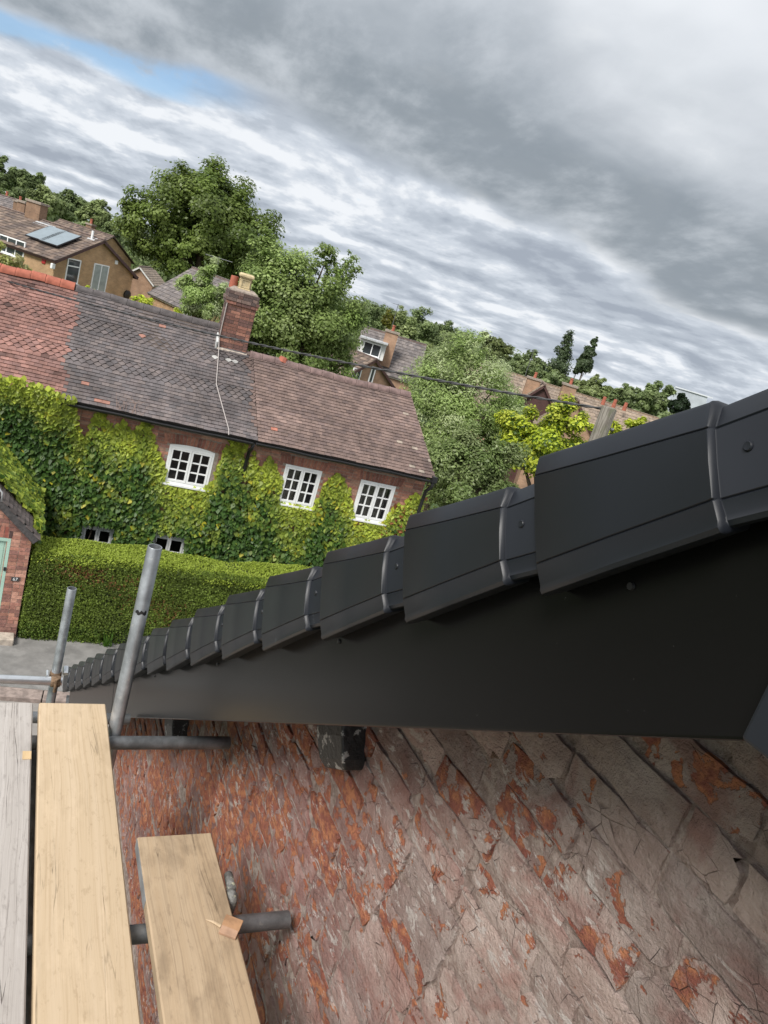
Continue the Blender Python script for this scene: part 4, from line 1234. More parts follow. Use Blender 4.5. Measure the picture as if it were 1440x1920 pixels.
def porch():
    Y0 = 13.90; hw = 1.05; xc = .63 - hw; ze = 2.24 - .10; za = ze + hw * .97
    root = thing('brick_porch', (xc, Y0 + 1.2, 0), 'small gabled red brick porch with mint green door', 'porch')
    e, out, org = np.array([1.0, 0, 0]), np.array([0, -1.0, 0]), np.array([xc, Y0, 0])
    cols = [(.44, .22, .155), (.40, .19, .14), (.36, .17, .13), (.50, .27, .20), (.28, .14, .115)]
    hole = (-.50, .71, -.2, 2.03)
    core = MB()
    for a, b, c, d in cuts_minus(-hw, hw, -.15, ze, [hole]):
        core.add([org + e * a + ZUP * c, org + e * b + ZUP * c, org + e * b + ZUP * d, org + e * a + ZUP * d], [(0, 1, 2, 3)], (.42, .33, .27))
    core.add([org + e * -hw + ZUP * ze, org + e * hw + ZUP * ze, org + ZUP * za], [(0, 1, 2)], (.42, .33, .27))
    for sx_ in (-1, 1):
        p0 = org + e * hw * sx_
        core.add([p0 - ZUP * .15, p0 - out * 2.6 - ZUP * .15, p0 - out * 2.6 + ZUP * ze, p0 + ZUP * ze], [(0, 1, 2, 3) if sx_ > 0 else (3, 2, 1, 0)], (.33, .14, .10))
    core.build('wall', BRICKS, root)
    bk = MB()
    brick_run(bk, org, e, ZUP, out, -hw, hw, .30, za - .03, [(-.52, .73, -.2, 2.26)], cols=cols, seed=61, proud=.007, clip=lambda u, z: z < ze + (hw - abs(u)) * .97 - .03)
    brick_run(bk, org, e, ZUP, out, .73, hw, 0.0, .30, cols=[(.26, .13, .11), (.30, .16, .13)], seed=62, proud=.012)
    for i in range(17):
        u = -.52 + (i + .5) * 1.25 / 17
        bk.obox(org + e * u + ZUP * 2.145 + out * -.006, e * .031, ZUP * .105, out * .014, np.array([(.30, .10, .075), (.10, .06, .055), (.36, .15, .11)][i % 3]) * random.uniform(.8, 1.15))
    bk.build('brickwork', BRICKS, root, kind='stuff')
    # roof with thick dark verge
    for sx_ in (-1, 1):
        d = np.array([sx_ * 1.0, 0, -.97]); d /= np.linalg.norm(d); nn = np.array([sx_ * .97, 0, 1.0]); nn /= np.linalg.norm(nn)
        ap = org + ZUP * (za + .03)
        mb = MB()
        for k in range(15):
            c0 = ap + d * (k + .5) * .105
            for j in range(16):
                yy = -.12 + j * .17 + (.085 if k % 2 else 0)
                mb.obox(c0 - out * (yy + .085) + nn * (.035 + random.uniform(-.002, .003)), d * .075 + nn * -.008 * -1, out * .082, nn * .007, np.array((.13, .105, .10)) * random.uniform(.75, 1.3))
        mb.build('tiles', TILES, root, kind='stuff')
        MB().obox(ap + d * .79 + out * .085 + nn * -.035, d * .80, out * .025, nn * .062).build('verge_board', m_simple('dark_verge', (.075, .07, .07), .8, .35, 20, bump=.5, bscale=50), root, bevel=.006)
    MB().tube([org + ZUP * (za + .06) + out * .14, org + ZUP * (za + .06) - out * 2.6], .07, 10).build('ridge_roll', LEAD, root)
    # door
    mint = m_simple('mint_paint', (.42, .62, .52), .45, .05, 4)
    dr = MB().obox(org + e * .105 + ZUP * .985 - out * .05, e * .545, out * .022, ZUP * .985).build('door', mint, root)
    fr_ = MB()
    for a, b, c, d in ((-.50, -.445, -.02, 2.03), (.655, .71, -.02, 2.03), (-.445, .655, 1.972, 2.03)):
        fr_.obox(org + e * (a + b) / 2 + ZUP * (c + d) / 2 - out * .03, e * (b - a) / 2, out * .04, ZUP * (d - c) / 2)
    fr_.build('door_frame', mint, root)
    for k in range(6):
        MB().obox(org + e * (-.35 + k * .175) + ZUP * .98 - out * .026, e * .083, out * .004, ZUP * .95).build('board', mint, dr)
    hx = on_y(9, 1066, Y0)
    MB().obox((hx[0], Y0 - .005, hx[2]), (.022, 0, 0), (0, .028, 0), (0, 0, .035)).build('latch', BLACKPIPE, dr, bevel=.006)
    # stone plinth and step
    MB().box(-.75, .60, Y0 - .30, Y0 - .02, -.05, .13).build('door_step', m_simple('sandstone', (.42, .36, .30), .9, .25, 8, bump=.5), root, bevel=.02)
    # number plate
    c = on_y(28.5, 1086, Y0 - .02)
    pl = MB().obox(c, (.068, 0, 0), (0, .008, 0), (0, 0, .042)).build('number_plate', m_simple('slate_plate', (.05, .05, .05), .5), root, bevel=.003)
    cu = bpy.data.curves.new('digits', 'FONT'); cu.body = '67'; cu.size = .085; cu.align_x = 'CENTER'; cu.align_y = 'CENTER'; cu.extrude = .001
    to = bpy.data.objects.new('digits_curve', cu); COL.objects.link(to)
    dg = bpy.context.evaluated_depsgraph_get(); me = bpy.data.meshes.new_from_object(to.evaluated_get(dg))
    bpy.data.objects.remove(to)
    me.materials.clear(); me.materials.append(WHITE)
    t = bpy.data.objects.new('numerals', me); COL.objects.link(t); t.parent = pl
    po = np.array(pl['_o']); t.location = np.array([c[0], c[1] - .0095, c[2]]) - po; t.rotation_euler = (math.pi / 2, 0, 0)
    # swan-neck lamp bracket on the gable
    l0 = on_y(2, 922, Y0 - .15)
    MB().tube([l0 + np.array([-.2, .1, .0]), l0 + np.array([-.1, -.05, .16]), l0 + np.array([.02, -.1, .02]), l0 + np.array([.03, -.1, -.14])], .014, 8).build('lamp_bracket', LEAD, root, smooth=True)


porch()


# ------------------------------------------------------------------ houses beyond the cottage
def far_brick(name, a, b, mort, bl=.225, bh=.075):
    mt, nt, p, _ = material(name); g = G(nt)
    t = g.n('ShaderNodeTexCoord').outputs['UV']
    br = g.n('ShaderNodeTexBrick', {'Vector': t, 'Color1': (*a, 1), 'Color2': (*b, 1), 'Mortar': (*mort, 1), 'Scale': 1.0, 'Mortar Size': .006, 'Brick Width': bl, 'Row Height': bh, 'Bias': -.1})
    f = g.ramp(g.noise(g.pos(), 1.3, 6, .65), .3, .7, .78, 1.18)
    c = g.mix(1.0, br.outputs[0], g.n('ShaderNodeCombineColor', {0: f, 1: f, 2: f}).outputs[0], 'MULTIPLY')
    g.set(p.inputs['Base Color'], c); p.inputs['Roughness'].default_value = .9
    return mt


TANB = far_brick('tan_brick', (.47, .29, .155), (.385, .235, .12), (.42, .33, .22))
REDB = far_brick('orange_brick', (.37, .22, .14), (.31, .18, .115), (.36, .28, .21))
BROWNB = far_brick('brown_brick', (.27, .16, .10), (.21, .125, .08), (.28, .21, .15))


def wall_face(mb, pts):
    mb.add(pts, [tuple(range(len(pts)))])


def uv_walls(o):
    """wall texture laid in metres along each wall"""
    me = o.data; uv = me.uv_layers.new(name='UVMap')
    for pl in me.polygons:
        n = pl.normal; t = Vector((-n.y, n.x, 0))
        t = t.normalized() if t.length > 1e-4 else Vector((1, 0, 0))
        for li in pl.loop_indices:
            v = me.vertices[me.loops[li].vertex_index].co; uv.data[li].uv = (v.dot(t), v.z)


def ridge_house(name, label, P0, P1, hw, drop, wall_h, wallm, tilec, gauge=.33, tw=.30, over=.25, fascia=None, group=None, ridge_m=None, thick=.03, flip=1, back=True):
    """house with a ridge from P0 to P1; returns root and a frame to place windows in"""
    P0, P1 = np.array(P0, float), np.array(P1, float); P1[2] = P0[2]
    e = P1 - P0; L = np.linalg.norm(e); e /= L; s = np.cross(e, ZUP)             # s: horizontal, right of the ridge
    ez = P0[2] - drop; base = ez - wall_h
    root = thing(name, (P0 + P1) / 2 * np.array([1, 1, 0]) + ZUP * base, label, 'house', group)
    ang = math.atan2(drop, hw); zc = -.06
    mb = MB()
    for k, q in ((-1, P0 + e * over), (1, P1 - e * over)):
        a, b = q - s * hw, q + s * hw
        pts = [a * [1, 1, 0] + ZUP * base, b * [1, 1, 0] + ZUP * base, b * [1, 1, 0] + ZUP * (ez + zc), q + ZUP * zc, a * [1, 1, 0] + ZUP * (ez + zc)]
        wall_face(mb, pts if k < 0 else pts[::-1])
    for k in (-1, 1):
        a, b = P0 + e * over + s * hw * k, P1 - e * over + s * hw * k
        pts = [a * [1, 1, 0] + ZUP * base, b * [1, 1, 0] + ZUP * base, b * [1, 1, 0] + ZUP * (ez + zc), a * [1, 1, 0] + ZUP * (ez + zc)]
        wall_face(mb, pts if k > 0 else pts[::-1])
    w = mb.build('wall', wallm, root); uv_walls(w)
    SLl = math.hypot(hw, drop) + .30
    fr = {}
    for k in (-1, 1):
        up = -s * k * math.cos(ang) + ZUP * math.sin(ang); nn = s * k * math.sin(ang) + ZUP * math.cos(ang)
        org = P0 - up * SLl
        mb = MB(); rows = int(SLl / gauge) + 1; g_ = SLl / rows
        def colf(u, s_, r, t=tilec):
            c = np.array(t[r.integers(len(t))]) * r.uniform(.8, 1.2)
            return c
        tiled_slope(mb, org, e, up, nn, rows, g_, tw, lambda q: 0, lambda q: L, colf, thick=thick, seed=hash(name) % 1000 + k + 5 if False else 17 + k)
        a, b = org + nn * -.02, org + e * L + nn * -.02
        mb.add([a, b, b + up * SLl, a + up * SLl], [(0, 1, 2, 3) if k > 0 else (3, 2, 1, 0)], (.08, .06, .05))
        mb.build('roof', TILES, root)
        fr[k] = (org, e, up, nn)
        if fascia is not None:
            for q in (P0 + e * .02, P1 - e * .02):
                MB().obox(q - up * SLl / 2 - nn * .07, up * SLl / 2, e * .02, nn * .075).build('bargeboard', fascia, root)
            MB().obox((org + org + e * L) / 2 + up * .03 - nn * .07, e * L / 2, up * .02, nn * .07).build('gutter', fascia, root)
    for i in range(max(1, int(L / .45))):
        n_ = max(1, int(L / .45)); a = P0 + e * L * i / n_; b = P0 + e * (L * (i + 1) / n_ - .02)
        MB().tube([a + ZUP * .0, b + ZUP * .0], .11, 8).build('ridge_tile', ridge_m or PLUMFAR, root)
    return root, dict(e=e, s=s, L=L, P0=P0, P1=P1, hw=hw, ez=ez, base=base, roof=fr, over=over)


PLUMFAR = m_simple('far_ridge', (.17, .12, .105), .85, .25, 5)


def hit(px, py, p0, n):
    r = sight(px, py); return CAM + r * (np.dot(np.asarray(p0) - CAM, n) / r.dot(n))


def far_window(root, P, e, out, w, h, lights=2, transom=0.0, mat=None, dark=None):
    """window centred at P"""
    mat = mat or WHITE; f = MB(); t = .07
    for a, b, c, d in ((-w / 2, w / 2, -h / 2, -h / 2 + t), (-w / 2, w / 2, h / 2 - t, h / 2), (-w / 2, -w / 2 + t, -h / 2 + t, h / 2 - t), (w / 2 - t, w / 2, -h / 2 + t, h / 2 - t)):
        f.obox(P + e * (a + b) / 2 + ZUP * (c + d) / 2 + out * .01, e * (b - a) / 2, ZUP * (d - c) / 2, out * .04)
    for i in range(1, lights):
        f.obox(P + e * (-w / 2 + w * i / lights) + out * .01, e * .035, ZUP * (h / 2 - t), out * .038)
    if transom:
        f.obox(P + ZUP * (h / 2 - transom) + out * .01, e * (w / 2 - t), ZUP * .035, out * .037)
    f.obox(P - ZUP * (h / 2 + .03) + out * .05, e * (w / 2 + .06), ZUP * .028, out * .09)
    win = f.build('window', mat, root)
    for i in range(lights):
        a, b = -w / 2 + w * i / lights, -w / 2 + w * (i + 1) / lights
        MB().obox(P + e * (a + b) / 2 + out * .006, e * (b - a) / 2 * .98, ZUP * (h / 2 - t * .9), out * .006).build('pane', dark or GLASSFAR, win)
    return win


def far_chimney(root, P, e, w, d, h, pots=1, m=None, cap=True):
    s = np.cross(e, ZUP); m = m or TANB
    b = MB().obox(P + ZUP * (h / 2 - .6), e * w / 2, s * d / 2, ZUP * (h / 2 + .6))
    ch = b.build('chimney', m, root); uv_walls(ch)
    MB().obox(P + ZUP * (h - .06), e * (w / 2 + .07), s * (d / 2 + .07), ZUP * .07).build('chimney_cap', MORTAR, ch)
    for i in range(pots):
        q = P + e * ((i - (pots - 1) / 2) * .38) + ZUP * h
        MB().tube([q, q + ZUP * .35, q + ZUP * .36, q + ZUP * .42], [.12, .10, .13, .12], 10).build('chimney_pot', TERRA, ch, auto=40)
    return ch


def aerial(P, h, ang, label, L=1.1):
    t = thing('tv_aerial', P, label, 'aerial', 'rooftop aerials')
    al = m_simple('aluminium', (.16, .165, .17), .5, .1, metal=.5)
    MB().tube([P, P + ZUP * h], .022, 6).build('mast', al, t)
    d = np.array([math.cos(ang), math.sin(ang), 0]); c = P + ZUP * (h - .05); s = np.cross(d, ZUP)
    MB().tube([c - d * L * .5, c + d * L * .5], .016, 6).build('boom', al, t)
    for k in np.linspace(-.48, .48, 9):
        MB().tube([c + d * L * k - s * .17, c + d * L * k + s * .17], .009, 5).build('element', al, t)


BROWNT = [(.165, .12, .095), (.13, .098, .08), (.20, .15, .118), (.105, .08, .07)]
GREYT = [(.16, .14, .135), (.19, .165, .155), (.135, .12, .118)]
TANT = [(.25, .195, .15), (.29, .225, .17), (.215, .17, .135)]
PLUMM = m_simple('plum_board', (.075, .035, .032), .6, .15, 3)
WHITEF = m_simple('white_fascia', (.72, .72, .70), .5, .06, 3)


def far_houses():
    # tan brick house with the solar panels
    A, B = on_z(105, 485, 4.5), on_z(250, 515, 4.5); d = (B - A) / np.linalg.norm(B - A); n = np.array([-d[1], d[0], 0])
    mid = (A + B) / 2
    root, f = ridge_house('tan_brick_house', 'tan brick house with brown tiled roof and solar panels left of the big tree', mid + ZUP * 1.70 - n * .25, mid + ZUP * 1.70 + n * 15, np.linalg.norm(B - A) / 2, 1.70, 5.6, TANB, BROWNT, fascia=PLUMM)
    gp = mid; out = -n
    c = hit(136, 508, gp, n); far_window(root, c, d, out, 1.05, 1.45, 1, .45)
    c = hit(185, 529, gp, n); far_window(root, c, d, out, 1.30, 2.25, 2, 0, dark=m_simple('net_curtain', (.33, .37, .36), .3, .15, 3))
    sw = A; c = hit(22, 462, sw, d); far_window(root, c, n, -d, 2.2, 1.0, 3, .0)
    c = hit(83, 486, sw, d); MB().obox(c, n * .16, d * .06, ZUP * .28).build('alarm_box', m_simple('red_box', (.42, .03, .03), .4), root, bevel=.08)
    c = hit(218, 492, gp, n); MB().obox(c, d * .13, n * .06, ZUP * .13).build('security_light', WHITE, root, bevel=.04)
    c = hit(99, 499, gp, n); MB().obox(c, d * .13, n * .08, ZUP * .16).build('security_light', WHITE, root, bevel=.04)
    c = hit(237, 552, gp, n); MB().tube([c, c + out * .12, c + out * .18], [.28, .30, .10], 14).build('satellite_dish', BLACKPIPE, root)
    org, e, up, nn = f['roof'][-1]
    pm = m_simple('solar_glass', (.20, .25, .28), .12, .1, 2, spec=.8); fm = m_simple('solar_frame', (.03, .03, .035), .4)
    for x, y in ((88, 438), (113, 447)):
        c = hit(x, y, org + nn * .25, nn)
        q = MB().obox(c, e * .78, up * .98, nn * .035).build('solar_panel', fm, root)
        MB().obox(c + nn * .038, e * .74, up * .94, nn * .004).build('panel_glass', pm, q)
        MB().obox(c - nn * .13 + up * .6, e * .7, up * .03, nn * .09).build('panel_bracket', fm, q)
    c = hit(85, 412, mid + d * -.2 + ZUP * 0, d); c = f['P0'] + e * 5.2
    far_chimney(root, f['P0'] + e * 6.0 - ZUP * .1, e, 1.25, .6, 1.15, 0, BROWNB)
    far_chimney(root, f['P0'] + e * 8.2 + f['s'] * 1.0 - ZUP * .1, e, .7, .6, .9, 0, BROWNB)
    MB().obox(hit(85, 421, org + nn * .03, nn), e * .85, up * .25, nn * .02).build('flashing', LEAD, root)
    v = hit(172, 448, org + nn * .03, nn); MB().obox(v, e * .3, up * .3, nn * .02).build('flashing', LEAD, root); MB().tube([v, v + ZUP * .5], .07, 8).build('vent_pipe', WHITE, root)

    # roofs behind it
    p0, p1 = at(-90, 338, 84), at(66, 388, 80)
    r2, f2 = ridge_house('tan_brick_house', 'grey roofed house behind the solar panel house at the left edge', p0, p1, 3.4, 1.9, 6, TANB, GREYT)
    for x, y, dd in ((37, 382, 78), (12, 372, 82)):
        c = at(x, y, dd); far_chimney(r2, c - ZUP * .8, f2['e'], .8, .6, 1.0, 1, BROWNB)
    p0, p1 = at(112, 412, 78), at(214, 446, 74)
    r3, f3 = ridge_house('tan_brick_house', 'brown roofed house just behind the solar panel house beside the big tree', p0, p1, 3.2, 1.8, 6, TANB, BROWNT)
    far_chimney(r3, at(170, 424, 76) - ZUP * .9, f3['e'], .6, .5, 1.1, 1, BROWNB)
    # white gabled house half hidden by the big tree
    p0 = at(262, 500, 92); 
    r4, f4 = ridge_house('orange_brick_house', 'small orange brick gable with white edges half hidden under the big tree', p0, p0 + np.array([2.2, 6, 0]), 1.7, 1.4, 4, REDB, TANT, fascia=WHITEF)

    # low tan building behind the cottage ridge
    e0, e1 = on_z(283, 546, 3.6), on_z(352, 578, 3.6); E = (e1 - e0) / np.linalg.norm(e1 - e0); bk = np.array([-E[1], E[0], 0])
    if bk[1] < 0: bk = -bk
    best = min(((abs(proj(e0 + bk * w + ZUP * h)[0] - 362) + abs(proj(e0 + bk * w + ZUP * h)[1] - 503), w, h) for w in np.arange(1, 6, .1) for h in np.arange(.6, 3.4, .1)))
    w, h = best[1], best[2]
    r5, f5 = ridge_house('tan_brick_outhouse', 'low tan brick building with tiled roof left of the chimney', e0 + bk * w + ZUP * h, e0 + bk * w + ZUP * h + E * 6, w, h, 4, TANB, GREYT, fascia=WHITEF)
    c = hit(354, 580, e0, bk); far_window(r5, c, E, -bk, 1.0, 1.0, 2)

    # brown gabled house with the dormer behind, centre
    A, B = on_z(645, 705, 2.2), on_z(735, 722, 2.2); d = (B - A) / np.linalg.norm(B - A); n = np.array([-d[1], d[0], 0]); mid = (A + B) / 2
    r6, f6 = ridge_house('brown_brick_house', 'brown brick gable house with narrow white windows right of the green tree', mid + ZUP * 1.55 - n * .2, mid + ZUP * 1.55 + n * 5, np.linalg.norm(B - A) / 2, 1.55, 5, REDB, BROWNT, fascia=PLUMM)
    for x, y, w_, h_ in ((667, 706, .75, 1.15), (697, 704, .4, 1.25)):
        far_window(r6, hit(x, y, mid, n), d, -n, w_, h_, 2 if w_ > .5 else 1)
    p0, p1 = at(680, 612, 58), at(800, 648, 58)
    r7, f7 = ridge_house('brown_brick_house', 'grey roofed house with white dormer window above the brown gable', p0, p1, 2.9, 2.5, 6, REDB, GREYT, fascia=WHITEF)
    c = at(697, 655, 54.3); far_window(r7, c, f7['e'], -np.cross(ZUP, f7['e']) if np.cross(ZUP, f7['e'])[1] > 0 else np.cross(ZUP, f7['e']), 1.3, .9, 2)
    oo = np.cross(f7['e'], ZUP); oo = oo if oo[1] < 0 else -oo
    MB().obox(c - oo * .5, f7['e'] * .95, oo * .42, ZUP * .58).build('dormer', WHITEF, r7)
    MB().obox(c - oo * .3 + ZUP * .65, f7['e'] * 1.02, oo * .75, ZUP * .05).build('dormer_roof', LEAD, r7)
    far_chimney(r7, at(731, 640, 55.5) - ZUP * .6, f7['e'], .95, .6, 1.35, 1, REDB)
    aerial(at(735, 612, 55), 1.6, .4, 'thin aerial on the chimney above the brown gable')

    # long row on the right, with cross gables and chimneys
    p0, p1 = at(880, 676, 62), at(1236, 783, 64)
    r8, f8 = ridge_house('terrace_row', 'long row of houses with tan tiled roof right of the willow', p0, p1, 4.0, 2.9, 5, REDB, TANT, gauge=.36, tw=.34, ridge_m=m_simple('tan_ridge', (.36, .26, .18), .85, .2, 4))
    oo = np.cross(f8['e'], ZUP); oo = oo if oo[1] < 0 else -oo
    g0 = at(1085, 752, 54)
    r9, f9 = ridge_house('gabled_wing', 'orange brick gable wing with chimney in front of the long roof', g0, g0 - oo * 4.5, 2.1, 2.3, 6, REDB, TANT, fascia=PLUMM)
    far_chimney(r9, g0 - f9['e'] * -.6 - f9['s'] * 0 + (at(1062, 748, 54) - g0) - ZUP * .7, f8['e'], .95, .75, 1.7, 1, REDB)
    g1 = at(1022, 722, 56)
    r10, f10 = ridge_house('gabled_wing', 'plum boarded gable between the two orange chimneys', g1, g1 - oo * 3.5, 1.55, 1.75, 6, PLUMM, TANT, fascia=PLUMM)
    far_chimney(r8, at(1000, 716, 57) - ZUP * 1.0, f8['e'], 1.0, .7, 1.3, 1, REDB)
    for x, y in ((1132, 752), (1152, 757), (1172, 763)):
        c = at(x, y, 62); MB().tube([c - ZUP * .3, c + ZUP * .35], [.16, .13], 8).build('chimney_pot', TERRA, r8)
    aerial(at(984, 706, 57), 2.0, .2, 'tall aerial left of the chimney on the long roof', 1.7)
    aerial(at(408, 497, 30), .3, 2.9, 'aerial sticking out of the pale tree above the chimney', 1.0)
    # far industrial building on the horizon
    c = at(1296, 748, 420); e = np.array([c[1], -c[0], 0]); e /= np.linalg.norm(e); b = np.array([c[0], c[1], 0]) / np.hypot(c[0], c[1])
    t = thing('far_warehouse', c * [1, 1, 0] - ZUP * 7, 'pale grey far warehouse with slanted roof on the horizon', 'warehouse')
    pm = m_simple('pale_cladding', (.42, .46, .50), .7, .12, .2)
    zt = c[2]
    MB().prism([c * [1, 1, 0] - e * 9 - ZUP * 7, c * [1, 1, 0] + e * 9 - ZUP * 7, c * [1, 1, 0] + e * 7 + ZUP * (zt + 3.4), c * [1, 1, 0] - e * 10 + ZUP * (zt + 3.0)], b * 14).build('wall', pm, t)
    MB().obox(c * [1, 1, 0] + ZUP * (zt + 3.5) + b * 7, e * 9.5, b * 7.6, ZUP * .25).build('roof', m_simple('white_roof', (.62, .65, .68), .6, .05, .2), t)


far_houses()


# ------------------------------------------------------------------ trees
def tree(name, label, px, py, wpx, hpx, dist, leaf, n, cols, aspect=.7, clumps=46, crad=.36, group=None, cat='tree', lobes=None, seed=0, trunk=True, yellow=None, depthf=.85, shell=.25, upl=.55):
    rg = np.random.default_rng(seed + 1000)
    c = at(px, py, dist); sc = proj(c)[2] / F
    rx, rz = wpx / 2 * sc, hpx / 2 * sc; ry = rx * depthf
    base = np.array([c[0], c[1], float(ground_z(c[0], c[1])) - .2])
    root = thing(name, base, label, cat, group)
    lob = lobes
    if lob is None:
        lob = [(0, -.12, .78, .80)] + [(.48 * math.cos(t_) + rg.normal(0, .1), .40 * math.sin(t_) + rg.normal(0, .1), rg.uniform(.38, .62), rg.uniform(.40, .62)) for t_ in np.linspace(.3, 5.9, 5)]
    view = np.array([c[0], c[1], 0]) / np.hypot(c[0], c[1]); right = np.array([view[1], -view[0], 0])
    cen, rad = [], []
    for (ox, oz, sx_, sz_) in lob:
        k = max(6, int(clumps / len(lob)))
        d = rg.normal(0, 1, (k, 3)); d /= np.linalg.norm(d, axis=1, keepdims=True)
        rr = rg.uniform(shell, .92, k)[:, None] * (1 - crad * .6)
        q = d * rr * np.array([rx * sx_, ry * sx_, rz * sz_]); q[:, 0] += ox * rx; q[:, 2] += oz * rz
        cen.append(q); rad.append(crad * min(rx * sx_, rz * sz_) * rg.uniform(.65, 1.35, k))
    cen, rad = np.concatenate(cen), np.concatenate(rad)
    wgt = rad ** 2; idx = rg.choice(len(cen), n, p=wgt / wgt.sum())
    d = rg.normal(0, 1, (n, 3)); d[:, 2] += .25; d /= np.linalg.norm(d, axis=1, keepdims=True)
    rr = rad[idx] * (rg.random(n) ** .35) * (1 + .25 * rg.normal(0, 1, n) * (rg.random(n) < .3))
    L_ = cen[idx] + d * rr[:, None] * np.array([1.12, 1.12, .9])
    P = c + L_[:, :1] * right + L_[:, 1:2] * view + L_[:, 2:] * ZUP
    dn = d[:, :1] * right + d[:, 1:2] * view + d[:, 2:] * ZUP
    cr = (P - c) / np.array([rx, rx, rz]); cr /= np.linalg.norm(cr, axis=1, keepdims=True) + 1e-6
    Nn = dn * .7 + cr * .7 + ZUP * upl + rg.normal(0, .42, (n, 3))
    q = leaf_quads(P, Nn, leaf, aspect, rg)
    cl = np.array(cols); cb = cl[rg.integers(len(cl), size=len(cen))] * rg.uniform(.80, 1.22, (len(cen), 1))
    col = cb[idx] * rg.uniform(.72, 1.34, (n, 1))
    if yellow:
        m_ = rg.random(n) < yellow[0]; col = np.where(m_[:, None], np.array(yellow[1]) * rg.uniform(.7, 1.2, (n, 1)), col)
    MB().quadarr(q, 4, col).build('crown', LEAF, root)
    if trunk:
        tr = MB(); hgt = c[2] - base[2]; r0 = max(.06, min(rx * .10, hgt * .05))
        top = c - ZUP * rz * .1
        tr.tube([base, base + (top - base) * .5 + right * rx * .03, top], [r0, r0 * .75, r0 * .4], 8)
        for i in rg.choice(len(cen), min(9, len(cen)), replace=False):
            t = c + cen[i, 0] * right + cen[i, 1] * view + cen[i, 2] * ZUP
            s_ = base + (top - base) * rg.uniform(.6, .95)
            tr.tube([s_, (s_ + t) / 2 + ZUP * rz * .05, t], [r0 * .4, r0 * .25, r0 * .06], 5)
        tr.build('trunk', BARK, root)
    return root


OAK = [(.155, .215, .048), (.18, .245, .058), (.13, .19, .042), (.215, .28, .075)]
WIL = [(.40, .49, .21), (.35, .45, .17), (.50, .57, .32), (.30, .40, .13)]
GRN = [(.27, .355, .115), (.315, .40, .145), (.225, .31, .092)]
LIME = [(.50, .57, .06), (.44, .53, .05), (.56, .61, .09)]
FAR1 = [(.22, .285, .12), (.25, .315, .135), (.195, .255, .108)]
FAR2 = [(.29, .355, .145), (.32, .38, .165), (.26, .32, .13)]


